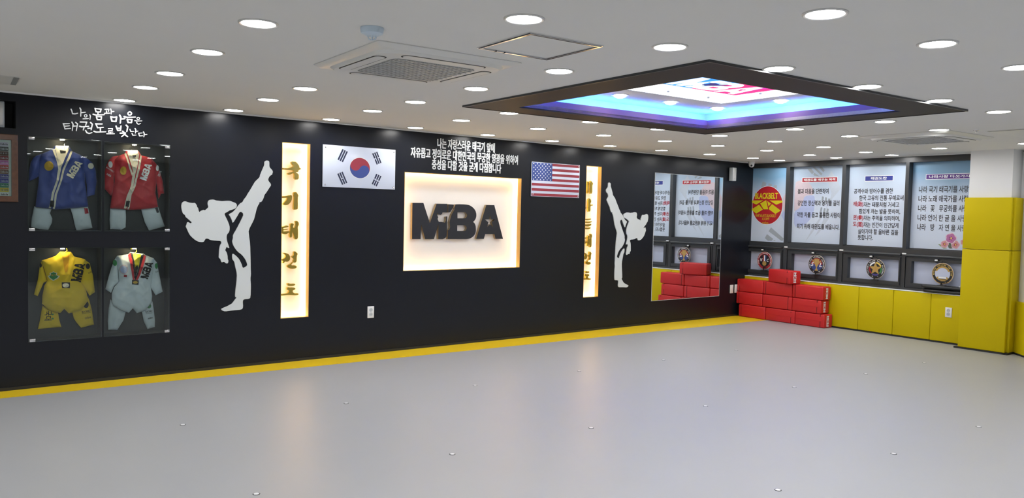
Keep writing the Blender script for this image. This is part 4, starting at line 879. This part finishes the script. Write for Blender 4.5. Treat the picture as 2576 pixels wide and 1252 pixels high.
# yellow
garment('yellow pullover uniform with black MBA lettering in the bottom left case', (450, 1070), cr(60, 610, 4.815), OFU,
    [('body', [(440, 108), (385, 160), (300, 190), (215, 215), (225, 260), (250, 330), (285, 460), (250, 520), (240, 570), (225, 640), (220, 740), (310, 820), (440, 855), (490, 803), (545, 858), (690, 820), (765, 720), (765, 620), (740, 540), (690, 480), (720, 350), (760, 230), (740, 200), (600, 165), (570, 112)]),
     ('sleeve', [(215, 225), (192, 310), (172, 450), (125, 630), (170, 650), (240, 490), (285, 465), (250, 340)]),
     ('sleeve', [(740, 205), (715, 340), (690, 485), (745, 560), (800, 645), (865, 600), (840, 400), (800, 250)])],
    [[(230, 760), (310, 810), (420, 850), (435, 940), (460, 1025), (400, 1030), (280, 1040), (175, 1050), (200, 940)], [(590, 840), (720, 770), (770, 640), (800, 700), (830, 820), (855, 995), (700, 1035), (650, 980), (610, 920)]],
    'cloth_yellow', 'cloth_yellow', 9.7,
    dict(top=[('neck_opening', strip([(450, 118), (545, 125), (540, 250), (520, 350), (490, 360), (475, 250)]), 'cloth_orange', 'body0'),
              ('collar_band', strip([(575, 118), (610, 170), (590, 280), (545, 400), (515, 470), (490, 470), (520, 380), (535, 280), (548, 180), (555, 125)]), 'cloth_yellow', 'body0'),
              ('collar_band', strip([(440, 112), (398, 165), (400, 240), (450, 360), (490, 470), (510, 470), (490, 370), (472, 250), (455, 160)]), 'cloth_yellow', 'body0'),
              ('collar_label', strip([(453, 478), (550, 478), (550, 548), (453, 545)]), 'cloth_black', 'body0'), ('label_oval', lambda c_, P: drape(c_, P([(501+40*math.cos(2*math.pi*k/18), 513+26*math.sin(2*math.pi*k/18)) for k in range(18)]), .0036), 'cloth_cream', 'body0'),
              ('chest_lettering', mbat(622, 470, 680, 245, .088), 'cloth_black', 'body0'),
              ('chest_badge', strip([(285, 400), (312, 392), (305, 365), (330, 360), (352, 345), (375, 360), (398, 362), (392, 392), (430, 400), (408, 430), (352, 462), (305, 432)]), 'cloth_cream', 'body0'),
              ('badge_shield', lambda c_, P: drape(c_, P([(300, 405), (322, 392), (320, 370), (352, 355), (386, 370), (384, 392), (412, 402), (395, 425), (352, 450), (315, 425)]), .0034), 'patch_green', 'body0'), ('badge_lettering', txt('SLT', 325, 392, 383, 392, .016, .0052), 'cloth_orange', 'body0'),
              ('sleeve_badge', patch(773, 285, 27, 34), 'cloth_black', 'sleeve2'), ('sleeve_badge', patch(203, 275, 13, 28), 'cloth_black', 'sleeve1'), ('sleeve_lettering', txt('BLACKBELT', 778, 368, 830, 348, .012), 'cloth_black', 'sleeve2')],
         leg0=[('leg_lettering', txt('국대', 300, 830, 296, 945, .058), 'cloth_black'), ('leg_star', patch(355, 872, 11, 11), 'patch_green'), ('leg_star', patch(355, 922, 11, 11), 'patch_green')],
         leg1=[('leg_badge', patch(758, 752, 32, 42), 'cloth_black'), ('leg_lettering', txt('BLACKBELT', 708, 842, 815, 824, .017), 'cloth_black'), ('leg_lettering', txt('MARTIALARTS BLACKBELT', 712, 862, 818, 848, .006), 'cloth_black'), ('leg_lettering', txt('mba', 745, 915, 815, 900, .022, offset=0), 'cloth_black')]),
    (490, 120), 'hanger_yellow')
# white
garment('white pullover uniform with red and black collar in the bottom right case', (400, 1070), cr(250, 610, 4.815), OFU,
    [('body', [(375, 115), (350, 140), (215, 160), (205, 210), (230, 330), (240, 470), (180, 540), (150, 620), (150, 700), (170, 760), (260, 815), (355, 850), (405, 795), (455, 855), (560, 820), (635, 720), (640, 640), (622, 540), (640, 400), (665, 230), (660, 190), (560, 150), (535, 135)]),
     ('sleeve', [(215, 165), (185, 210), (150, 300), (120, 400), (75, 565), (145, 610), (180, 530), (240, 475), (228, 330)]),
     ('sleeve', [(660, 195), (640, 400), (622, 540), (685, 640), (770, 595), (740, 440), (700, 240)])],
    [[(140, 690), (260, 805), (325, 840), (300, 940), (225, 1060), (115, 1060), (108, 950), (120, 800)], [(520, 835), (630, 735), (650, 710), (665, 800), (680, 940), (678, 1025), (590, 1050), (545, 960)]],
    'cloth_white', 'cloth_white', 14.2,
    dict(top=[('neck_opening', strip([(400, 125), (500, 140), (470, 280), (425, 330), (412, 220)]), 'hanger_yellow', 'body0'), ('inner_collar', strip([(425, 290), (450, 270), (462, 300), (430, 400), (415, 430)]), 'cloth_black', 'body0'),
              ('collar_stripe', strip([(345, 150), (375, 120), (395, 250), (418, 430), (425, 452), (398, 450), (375, 320)]), 'cloth_red', 'body0'),
              ('collar_stripe', strip([(378, 115), (400, 130), (415, 260), (432, 420), (425, 452), (398, 280)]), 'cloth_black', 'body0'),
              ('collar_stripe', strip([(535, 138), (555, 160), (520, 300), (470, 420), (455, 450), (430, 450), (470, 340), (505, 240)]), 'cloth_red', 'body0'),
              ('collar_stripe', strip([(495, 155), (535, 138), (505, 240), (470, 340), (430, 450), (420, 440), (455, 330), (480, 240)]), 'cloth_black', 'body0'),
              ('collar_label', strip([(385, 445), (467, 452), (462, 508), (381, 502)]), 'cloth_black', 'body0'), ('label_mark', lambda c_, P: drape(c_, P([(424+30*math.cos(2*math.pi*k/18), 477+16*math.sin(2*math.pi*k/18)) for k in range(18)]), .0036), 'patch_gold', 'body0'),
              ('chest_lettering', mbat(530, 430, 598, 230, .072), 'cloth_black', 'body0'),
              ('chest_badge', patch(287, 320, 54, 58), 'wm_pink', 'body0'), ('badge_centre', lambda c_, P: drape(c_, P([(287+40*math.cos(2*math.pi*k/18), 322+44*math.sin(2*math.pi*k/18)) for k in range(18)]), .0036), 'wm_blue', 'body0'),
              ('flag_patch', strip([(247, 384), (280, 386), (280, 412), (247, 410)]), 'white_print', 'body0'), ('flag_patch', strip([(284, 386), (322, 388), (322, 415), (284, 412)]), 'print_red', 'body0'),
              ('sleeve_badge', patch(185, 245, 24, 36), 'patch_green', 'sleeve1'), ('sleeve_badge', patch(688, 282, 20, 34), 'patch_green', 'sleeve2'), ('sleeve_lettering', txt('BLACKBELT', 675, 355, 718, 342, .012), 'cloth_black', 'sleeve2')],
         leg1=[('leg_badge', patch(608, 768, 26, 30), 'patch_green'), ('leg_lettering', txt('BLACKBELT', 565, 840, 650, 828, .018), 'cloth_black'), ('leg_lettering', txt('MARTIALARTS BLACKBELT', 570, 862, 650, 852, .006), 'cloth_black'), ('leg_lettering', txt('mba', 592, 920, 650, 905, .02, offset=0), 'cloth_black')]),
    (420, 130), 'hanger_yellow')

# ================================================================= WINDOW POSTERS
PO = -.10; PO_MAIN = -.10
def poster(i, label, wash):
    a, b = opens[i]; b = min(b, 3.6)
    t = thing('window_poster', WW, ((a+b)/2, VM, PO), label, 'poster', 'printed films on the upper windows')
    o_at = t['_at']
    filmmat('film_%d' % i, a, b, VM, VT, wash)
    obj('film', MB().box(a, b, VM, VT, PO-.004, PO), 'film_%d' % i, parent=t, smooth=0)
    return t
WPX = lambda p, z=None: WW.px(*p, PO if z is None else z)
def wbox(x0, y0, x1, y1): a, b = WPX((x0, y1)), WPX((x1, y0)); return (a[0], b[0], a[1], b[1])
def wtext(t, s_, x0, yb, x1, hgt, m_, offset=.014, z=.0022, space=1., ytop=None):
    a = WPX((x0, yb)); b = WPX((x1, yb)); mb = MB()
    v0 = a[1]; fit_text(mb, s_, (a[0], b[0], v0, v0+hgt), PO+z, PO+z, offset, space=space)
    obj('text_line', mb, m_, parent=t, smooth=0)
def wshape(t, nm, pts, m_, z=.0006, it=0):
    P = [WPX(p) for p in pts]; obj(nm, MB().poly([chaikin(P, it) if it else P], PO+z, PO+z), m_, parent=t, smooth=0)
# poster 1: red round badge
PO = -.03
t = poster(0, 'blue window film with round red BLACKBELT badge, nearest the black wall', .9)
f = cr(1880, 455, 8.08)
for q in ([(315, 5), (390, 40), (365, 120), (280, 120)], [(435, 45), (505, 68), (485, 140), (420, 130)], [(550, 80), (605, 90), (590, 165), (530, 140)]): wshape(t, 'trigram_bar', [f(*p) for p in q], 'wm_grey')
for q in ([(485, 945), (740, 1170), (720, 1215), (690, 1215), (432, 1020)], [(400, 1080), (525, 1175), (500, 1215), (420, 1215), (355, 1160)], [(540, 1195), (580, 1215), (535, 1215)]): wshape(t, 'trigram_bar', [f(*p) for p in q], 'wm_grey')
wshape(t, 'flag_circle', [f(*p) for p in [(785, 240), (725, 340), (720, 430), (735, 600), (760, 620), (775, 600)]], 'wm_pink'); wshape(t, 'flag_circle', [f(*p) for p in [(735, 600), (690, 700), (755, 820), (772, 600)]], 'wm_blue')
bc = WPX(f(401, 492)); lft, rgt = WPX(f(82, 492))[0], WPX(f(722, 492))[0]; top, bot = WPX(f(401, 102))[1], WPX(f(401, 887))[1]
rx, ry = (rgt-max(lft, .003))/2, (top-bot)/2; bcu = (rgt+max(lft, .003))/2; bcv = (top+bot)/2
obj('badge_edge', MB().poly([circ(bcu, bcv, rx, ry, 60)], PO+.0012, PO+.0012), 'white_print', parent=t, smooth=0)
bd = obj('badge', MB().poly([circ(bcu, bcv, rx-.006, ry-.006, 60)], PO+.0018, PO+.0018), 'badge_red', parent=t, smooth=0)
for q in ([(85, 395), (325, 395), (185, 478), (85, 435)], [(452, 397), (718, 397), (718, 432), (590, 482)], [(262, 458), (385, 388), (425, 575), (332, 575)], [(405, 402), (482, 460), (432, 515)], [(80, 580), (240, 482), (318, 580), (182, 662)], [(505, 468), (680, 602), (572, 670), (442, 575), (442, 540)]):
    P = [WPX(f(*p)) for p in q]; obj('badge_shape', MB().poly([P], PO+.0025, PO+.0025), 'badge_yellow', parent=bd, smooth=0)
def btext(s_, x0, y0, x1, y1, off): 
    a, b = WPX(f(x0, y1)), WPX(f(x1, y0)); mb = MB(); fit_text(mb, s_, (a[0], b[0], a[1], b[1]), PO+.0026, PO+.0026, off); obj('badge_lettering', mb, 'badge_yellow', parent=bd, smooth=0)
btext('BLACKBELT', 158, 238, 630, 365, .03); btext('MARTIALARTS BLACKBELT', 168, 680, 590, 728, -.002); btext('ACADEMY', 300, 745, 452, 795, -.002); btext('mba', 305, 820, 432, 875, -.01)

PO = PO_MAIN
# poster 2: purpose text
t = poster(1, 'window film with red title bar and four Korean lines over a faded flag', .35)
f = cr(1980, 390, 5.006)
wshape(t, 'flag_fold', [f(*p) for p in [(590, 150), (560, 200), (640, 330), (680, 420), (560, 560), (430, 800), (330, 960), (225, 1095), (330, 900), (520, 640), (560, 480), (500, 300)]], 'wm_fold', .0004)
wshape(t, 'flag_fold', [f(*p) for p in [(500, 640), (540, 780), (400, 980), (350, 1020), (440, 860)]], 'wm_fold', .0005)
wshape(t, 'flag_circle', [f(*p) for p in [(100, 345), (150, 320), (220, 318), (280, 350), (320, 410), (345, 500), (220, 510), (205, 580), (170, 660), (100, 705), (88, 700)]], 'wm_pink', .0008, 1)
wshape(t, 'flag_circle', [f(*p) for p in [(220, 512), (345, 502), (352, 600), (335, 720), (280, 830), (180, 900), (85, 900), (90, 705), (165, 665), (200, 590)]], 'wm_blue', .0009, 1)
for q in ([(260, 180), (302, 165), (340, 215), (315, 240)], [(345, 222), (410, 268), (340, 258), (330, 240)], [(320, 150), (350, 150), (445, 235), (430, 258)], [(400, 145), (440, 148), (475, 190), (455, 215)], [(440, 518), (465, 525), (455, 590), (432, 600)], [(480, 530), (502, 535), (498, 600), (475, 600)], [(520, 545), (545, 548), (535, 600), (512, 600)], [(425, 655), (445, 660), (435, 730), (408, 728)], [(465, 665), (485, 668), (475, 735), (450, 735)], [(505, 672), (525, 678), (515, 735), (490, 732)]): wshape(t, 'trigram_bar', [f(*p) for p in q], 'wm_grey', .0012)
def tbar(t, x0, y0, x1, y1, s_, tm_, inset=.07):
    b = wbox(*f(x0, y0), *f(x1, y1)); o = obj('title_bar', MB().poly([rect(b[0]-.008, b[1]+.008, b[2]-.008, b[3]+.008)], PO+.0014, PO+.0014), 'white_print', parent=t, smooth=0)
    obj('title_field', MB().poly([rect(*b)], PO+.002, PO+.002), tm_, parent=o, smooth=0)
    w_ = b[1]-b[0]; h_ = b[3]-b[2]; mb = MB(); fit_text(mb, s_, (b[0]+w_*inset, b[1]-w_*inset, b[2]+h_*.2, b[3]-h_*.17), PO+.0028, PO+.0028, .03); obj('title_text', mb, 'white_print', parent=o, smooth=0)
tbar(t, 192, 278, 632, 340, '태권도를 배우는 목적', 'print_red', .05)
for s_, x0, x1, yb in [('몸과 마음을 단련하여', 135, 522, 490), ('강인한 정신력과 용기를 길러', 132, 658, 636), ('약한 자를 돕고 훌륭한 사람이', 125, 668, 782), ('되기 위해 태권도를 배웁니다.', 122, 660, 926)]:
    a, b = f(x0, yb), f(x1, yb); wtext(t, s_, a[0], a[1], b[0], .085, 'print_black', .022)
# poster 3
t = poster(2, 'window film with blue title bar and eight Korean lines about the word', .25)
tbar(t, 985, 258, 1333, 325, '태권도란', 'print_navy', .21)
L3 = [('공격수와 방어수를 겸한', '', 842, 1332, 487), ('한국 고유의 전통 무예로써', '', 908, 1466, 572), ('태(跆)', '자는 태풍처럼 거세고', 838, 1412, 655), ('힘있게 차는 발을 뜻하며,', '', 904, 1425, 740), ('권(拳)', '자는 주먹을 의미하며,', 832, 1420, 824), ('도(道)', '자는 인간이 인간답게', 828, 1402, 908), ('살아가야 할 올바른 길을', '', 892, 1400, 990), ('뜻합니다.', '', 890, 1078, 1065)]
for s1, s2, x0, x1, yb in L3:
    if s2: a, b, c_ = f(x0, yb), f(958, yb), f(x1, yb); wtext(t, s1, a[0], a[1], b[0], .088, 'print_red', .026); wtext(t, s2, b[0]+.8, b[1], c_[0], .078, 'print_black', .018)
    else: a, b = f(x0, yb), f(x1, yb); wtext(t, s1, a[0], a[1], b[0], .078, 'print_black', .018)
# poster 4
t = poster(3, 'window film with purple title bar, five Korean lines and pink flowers, beside the pillar', .9)
f = cr(2270, 370, 3.382)
tbar(t, 204, 224, 600, 272, '나라사랑 다섯가지', 'print_purple', .06)
for s_, y in (('나라 국기 태극기를 사랑하자', 388), ('나라 노래 애국가를 사랑하자', 467), ('나라   꽃   무궁화를 사랑하자', 547), ('나라 언어 한 글 을 사랑하자', 627), ('나라   땅   자 연 을 사랑하자', 706)):
    x0 = 140-(y-388)*.045; a, b = f(x0, y), f(x0+505, y); wtext(t, s_, a[0], a[1], b[0], .092, 'print_black', .014)
f2 = cr(2350, 570, 17.89)
def flower(cx, cy, r, m1, m2, z):
    P = []
    for k in range(60):
        a_ = 2*math.pi*k/60; rr = r*(1.02+.07*math.cos(5*a_+.6)+.025*math.sin(19*a_)); P.append(WPX(f2(cx+rr*math.cos(a_), cy+rr*.95*math.sin(a_))))
    fl = obj('flower', MB().poly([P], PO+z, PO+z), 'flower_pale', parent=t, smooth=0)
    for q in range(5):
        b_ = 2*math.pi*q/5+.1; P = []
        for k in range(22):
            a_ = 2*math.pi*k/22; x_ = r*.52+r*.42*math.cos(a_); y_ = r*.40*math.sin(a_)*(1+.12*math.cos(5*a_))*(.55+.45*x_/r)*1.25
            P.append(WPX(f2(cx+x_*math.cos(b_)-y_*math.sin(b_), cy+(x_*math.sin(b_)+y_*math.cos(b_))*.95)))
        obj('petal', MB().poly([P], PO+z+.0003+.0001*q, PO+z+.0003+.0001*q), m1, parent=fl, smooth=0)
    P = [WPX(f2(cx+r*.36*math.cos(2*math.pi*k/30)*(1+.35*math.cos(10*math.pi*k/30)), cy+r*.34*math.sin(2*math.pi*k/30)*(1+.35*math.cos(10*math.pi*k/30)))) for k in range(30)]; obj('flower_heart', MB().poly([P], PO+z+.001, PO+z+.001), m2, parent=fl, smooth=0)
    P = [WPX(f2(cx+r*.14*math.cos(2*math.pi*k/10)+r*.05, cy+r*.22*math.sin(2*math.pi*k/10))) for k in range(10)]; obj('stamen', MB().poly([P], PO+z+.0014, PO+z+.0014), 'stamen', parent=fl, smooth=0)
wshape(t, 'leaf', [f2(*p) for p in [(175, 772), (260, 790), (400, 870), (560, 930), (560, 980), (430, 985), (330, 920), (230, 830)]], 'leaf_green', .0006)
wshape(t, 'leaf', [f2(*p) for p in [(640, 720), (760, 730), (850, 900), (820, 980), (700, 985), (630, 920)]], 'leaf_dark', .0006)
wshape(t, 'leaf', [f2(*p) for p in [(900, 960), (1060, 920), (1010, 1010), (960, 990)]], 'leaf_green', .0006)
flower(760, 520, 245, 'flower_pink', 'flower_deep', .0030); flower(470, 785, 175, 'flower_rose', 'flower_core', .0012); flower(960, 810, 195, 'flower_rose', 'flower_core', .0012); flower(1330, 700, 150, 'flower_rose', 'flower_core', .0012)

# ================================================================= EMBLEM PLATES ON THE SILL
def emblem(i, su, label, build):
    r = .142; zc = .935; w0 = .052; lean = .0
    t = thing('emblem_plate', WW, (su, .79, w0), label, 'decorative plate', 'round emblem plates on the window ledge')
    pl_ = obj('plate', MB().lathe((su, zc, w0-.008), [(r, 0), (r+.003, .004), (r, .009), (r*.96, .009)], 48), ['emb_edge'], parent=t)
    st = obj('stand', MB().rbox(su-.052, su+.048, .771, .779, w0-.03, w0+.035, .003).tube([(su-.012, .775, w0+.004), (su-.01, .80, w0+.006), (su-.012, .822, w0+.006)], [.012, .008, .013], 10).tube([(su-.02, .818, w0+.008), (su+.03, .822, w0+.02), (su+.085, .812, w0+.034)], [.008, .006, .003], 8).tube([(su, .778, w0-.02), (su, .86, w0-.014)], .004, 6), 'rubber_black', parent=t)
    build(pl_, su, zc, w0+.0015)
    return t
def disc(par, nm, cx, cy, r, z, m_, n=48): return obj(nm, MB().poly([circ(cx, cy, r, r, n)], z, z), m_, parent=par, smooth=0)
def ringp(par, nm, cx, cy, r0, r1, a0, a1, z, m_):
    P = circ(cx, cy, r1, r1, 16, R(a0), R(a1))+circ(cx, cy, r0, r0, 16, R(a0), R(a1))[::-1]; return obj(nm, MB().poly([P], z, z), m_, parent=par, smooth=0)
def letters(par, s_, box, z, m_, off=.03, shear=.3):
    mb = MB(); fit_text(mb, s_, box, z, z, off, shear=shear); obj('emblem_letter', mb, m_, parent=par, smooth=0)
def e1(p, x, y, z):
    disc(p, 'outer_disc', x, y, .139, z, 'emb_red'); disc(p, 'inner_disc', x, y, .102, z+.0006, 'letter_black')
    mb = MB(); ring_text(mb, 'NEW CHALLENGER ACADEMY', x, y, .121, .026, R(205), R(-25), z+.0012); obj('ring_lettering', mb, 'white_print', parent=p, smooth=0)
    for k, c_ in enumerate(('emb_red', 'white_print', 'emb_blue')): obj('ribbon', MB().poly([rect(x-.035+.0235*k, x-.0135+.0235*k, y-.02, y+.088)], z+.0012, z+.0012), c_, parent=p, smooth=0)
    disc(p, 'medal', x, y-.046, .040, z+.0018, 'emb_gold')
    letters(p, 'N', (x-.088, x-.042, y-.015, y+.035), z+.0014, 'white_print'); letters(p, 'C', (x+.045, x+.088, y-.018, y+.035), z+.0014, 'white_print')
def e2(p, x, y, z):
    disc(p, 'outer_disc', x, y, .139, z, 'letter_black')
    ringp(p, 'upper_field', x, y, .0, .100, 0, 180, z+.0006, 'emb_red'); ringp(p, 'lower_field', x, y, .0, .100, 180, 360, z+.0006, 'emb_blue')
    mb = MB(); ring_text(mb, 'SERVICE LEADER ACADEMY', x, y, .119, .027, R(205), R(-25), z+.0012); ring_text(mb, 'U N', x, y, .119, .024, R(245), R(295), z+.0012, True); obj('ring_lettering', mb, 'white_print', parent=p, smooth=0)
    obj('trophy', MB().poly([[(x-.042, y+.088), (x+.042, y+.088), (x+.040, y+.02), (x+.022, y-.02), (x+.007, y-.045), (x+.010, y-.06), (x+.032, y-.098), (x-.032, y-.098), (x-.010, y-.06), (x-.007, y-.045), (x-.022, y-.02), (x-.040, y+.02)]], z+.0014, z+.0014), 'emb_gold', parent=p, smooth=0)
    obj('trophy_handle', MB().poly([[(x-.082, y+.075), (x-.045, y+.055), (x-.042, y+.025), (x-.062, y+.035)]], z+.0014, z+.0014).poly([[(x+.082, y+.065), (x+.045, y+.052), (x+.042, y+.022), (x+.065, y+.03)]], z+.0014, z+.0014), 'emb_gold', parent=p, smooth=0)
    letters(p, 'S', (x-.098, x-.045, y-.03, y+.03), z+.002, 'white_print'); letters(p, 'L', (x+.045, x+.095, y-.035, y+.028), z+.002, 'white_print')
def e3(p, x, y, z):
    disc(p, 'outer_disc', x, y, .139, z, 'letter_black')
    for a0, a1, c_ in ((95, 155, 'white_print'), (25, 85, 'stamen'), (-45, 12, 'emb_green'), (168, 228, 'emb_red'), (240, 300, 'emb_violet')): ringp(p, 'colour_arc', x, y, .078, .100, a0, a1, z+.0008, c_)
    mb = MB(); ring_text(mb, 'VICTORY BLACK BELT ACADEMY', x, y, .119, .025, R(215), R(-35), z+.0012); ring_text(mb, 'UTC', x, y, .119, .024, R(250), R(290), z+.0012, True); obj('ring_lettering', mb, 'white_print', parent=p, smooth=0)
    obj('star', MB().poly([star(x, y+.0, .098, .42)], z+.0016, z+.0016), 'emb_gold', parent=p, smooth=0); letters(p, '3', (x-.022, x+.022, y-.035, y+.03), z+.0024, 'emb_tan', .05, 0)
def e4(p, x, y, z):
    disc(p, 'outer_disc', x, y, .139, z, 'emb_tan'); ringp(p, 'dark_ring', x, y, .103, .134, 0, 359.9, z+.0006, 'rubber_black'); disc(p, 'inner_disc', x, y, .100, z+.0012, 'frost')
    ringp(p, 'gold_arc', x, y, .078, .100, 20, 160, z+.0018, 'emb_gold'); ringp(p, 'gold_arc', x, y, .07, .100, 215, 325, z+.0018, 'emb_gold')
    mb = MB(); ring_text(mb, 'MASTER COLLEGE FOR KIDS', x, y, .118, .023, R(188), R(-8), z+.0014); ring_text(mb, 'C A', x, y, .118, .022, R(262), R(290), z+.0014, True); obj('ring_lettering', mb, 'stamen', parent=p, smooth=0)
    obj('robe_shape', MB().poly([[(x-.05, y-.045), (x+.05, y-.045), (x+.056, y-.07), (x-.056, y-.07)]], z+.0024, z+.0024), 'white_print', parent=p, smooth=0); obj('belt_shape', MB().poly([[(x-.05, y-.068), (x+.05, y-.068), (x+.05, y-.076), (x-.05, y-.076)]], z+.0028, z+.0028), 'letter_black', parent=p, smooth=0)
emblem(0, .352, 'round red and black N C medal plate on the window ledge nearest the black wall', e1)
emblem(1, 1.310, 'round S L plate with gold trophy on the window ledge above the red pads', e2)
emblem(2, 2.262, 'round plate with gold star and coloured arcs on the window ledge', e3)
emblem(3, 3.213, 'round black and gold ring plate on the window ledge beside the pillar', e4)
# black kick paddles lying on the pad tops
def paddle(z, dz, du, label):
    t = thing('kick_paddle', WW, (3.1, z, .06), label, 'kick paddle', 'black kick paddles on the window ledge')
    mb = MB(); n = 22; P = []
    L_ = [(2.985, .01), (3.0, .035), (3.05, .05), (3.15, .052), (3.25, .046), (3.33, .033), (3.41, .024), (3.50, .022), (3.56, .018)]
    vs = []; fs = []; m = 14
    for k, (uu, hw) in enumerate(L_):
        th = dz*(.5 if k in (0,) else 1 if k < 5 else .8)
        for j in range(m):
            a_ = 2*math.pi*j/m; ca, sa = math.cos(a_), math.sin(a_)
            vs.append((uu+du, z+dz+th*.5*abs(sa)**.7*(1 if sa > 0 else -1)-.5*dz, .088+hw*ca))
    for k in range(len(L_)-1):
        for j in range(m): a_, b_ = k*m+j, k*m+(j+1) % m; fs.append((a_, a_+m, b_+m, b_))
    fs.append(tuple(range(m))); fs.append(tuple((len(L_)-1)*m+j for j in range(m))[::-1])
    o = obj('paddle_pad', MB().add(vs, fs), 'rubber_black', parent=t, smooth=60); bpyfix(o)
    obj('rivet', MB().lathe((3.47+du, z+dz*.95, .05), [(.009, 0), (.006, .004)], 10, 'v'), 'chrome', parent=t)
paddle(.668, .050, .0, 'lower of two black kick paddles lying on the sill by the pillar')
paddle(.720, .055, -.03, 'upper of two black kick paddles lying on the sill by the pillar')

# ================================================================= RED KICK SHIELDS
def shield_meshes():
    L_, Hh, Dd = .528, .204, .215
    pass
def shield(u0, u1, v0, v1, label, seam, strap, logo, rot=0., w0=.112, w1=.33, flip=False):
    cu, cw = (u0+u1)/2, (w0+w1)/2; t = thing('kick_shield', WW, (cu, v0, cw), label, 'kick pad', 'red kick shields stacked in the corner')
    a, b, c, e = u0+.003, u1-.003, v0+.001, v1-.001
    m_ = MB().rbox(a, b, c, e, w0, w1, .018, 3)
    o = obj('pad_body', m_, 'red_vinyl', parent=t)
    # gentle sag of the vinyl
    for v in o.data.vertices:
        s_ = noise.noise(Vector((v.co.x*6+u0*7, v.co.y*6+v0*5, v.co.z*6)))*.004; v.co.y += s_*.4; v.co.z += s_
    if seam: obj('seam', MB().box(a+.01, b-.01, (c+e)/2-.0015, (c+e)/2+.0015, w1-.002, w1+.0015), 'red_dark' if False else 'red_vinyl', parent=o, smooth=0)
    if strap == 'R' or strap == 'L':
        x = b-.065 if strap == 'R' else a+.055
        obj('strap', MB().poly([rect(w0-.003, w1+.003, c-.0005, e+.002), rect(w0+.004, w1-.004, c+.006, e-.006)], x-.003, x+.003).remap('wvu') if False else strap_mb(x, c, e, w0, w1, seam), 'red_dark', parent=o, smooth=0)
    if logo:
        mb = MB(); x = b+.0025; wc = (w0+w1)/2+.01
        hh = (e-c)*.80; ww = .045; out = []; g_ = MB()
        for ch_, y0_ in (('M', -.5), ('M', .16)):
            fit_text(g_, ch_, (y0_*hh, (y0_+.34)*hh, -ww/2, ww/2), 0, 0, .035)
        g_.poly([circ(0, 0, .15*hh, .026), circ(0, 0, .115*hh, .021)], 0, 0).poly([[(-.08*hh, -.010), (.07*hh, 0), (-.08*hh, .010)]], 0, 0)
        for X, Y, Z_ in g_.v:
            along, acr = (-X, -Y) if flip else (X, Y)
            out.append((x, (c+e)/2-along, wc-acr))
        fs = [fc if (Vector(out[fc[1]])-Vector(out[fc[0]])).cross(Vector(out[fc[2]])-Vector(out[fc[0]])).x > 0 else fc[::-1] for fc in g_.f]
        obj('side_lettering', MB().add(out, fs), 'white_print', parent=o, smooth=0)
        obj('side_line', MB().box(x-.002, x, c+.02, e-.02, wc+.028 if not flip else wc-.032, wc+.032 if not flip else wc-.028), 'white_print', parent=o, smooth=0)
    if rot:
        t.matrix_world = WW.M @ Matrix.Translation((cu, v0, cw)) @ Matrix.Rotation(-rot, 4, 'Y')
    return t
def strap_mb(x, c, e, w0, w1, seam):
    mb = MB(); mb.box(x-.003, x+.003, c+.004, e-.004 if not seam else (c+e)/2-.003, w1-.004, w1+.0025); mb.box(x-.003, x+.003, e-.004, e+.0012, w0+.05, w1-.006)
    if seam: mb.box(x-.003, x+.003, e-.035, e-.008, w1-.004, w1+.0025)
    return mb
rows_ = [(.078, .605, 1.148, 1.655, .0, .205, 'bottom'), (.020, .540, 1.088, 1.592, .207, .412, 'second'), (.030, .545, 1.082, 1.618, .414, .619, 'third')]
spec = {'bottom': [(0, 'L', 0), (1, 'R', 0), (1, 'R', 1)], 'second': [(0, 'L', 0), (0, 'R', 0), (1, 'R', 1)], 'third': [(1, 'L', 0), (0, 'L', 0), (0, 'L', 1)]}
nm = ['leftmost, nearest the black wall', 'middle one', 'rightmost with lettered end']
for u0, u1, u2, u3, v0, v1, key in rows_:
    for i, (a, b) in enumerate(((u0, u1), (u1, u2), (u2, u3))):
        s_ = spec[key][i]
        shield(a, b, v0+.001, v1, 'red vinyl kick shield in the %s layer of the stack, %s' % (key, nm[i]), s_[0], s_[1], s_[2], flip=(key == 'third'))
shield(.640, 1.150, .6215, .826, 'single red vinyl kick shield lying on top of the stack', 1, 'R', 1, rot=R(14), w0=.165, w1=.38)

for o in list(bpy.data.objects):
    if '_at' in o: del o['_at']
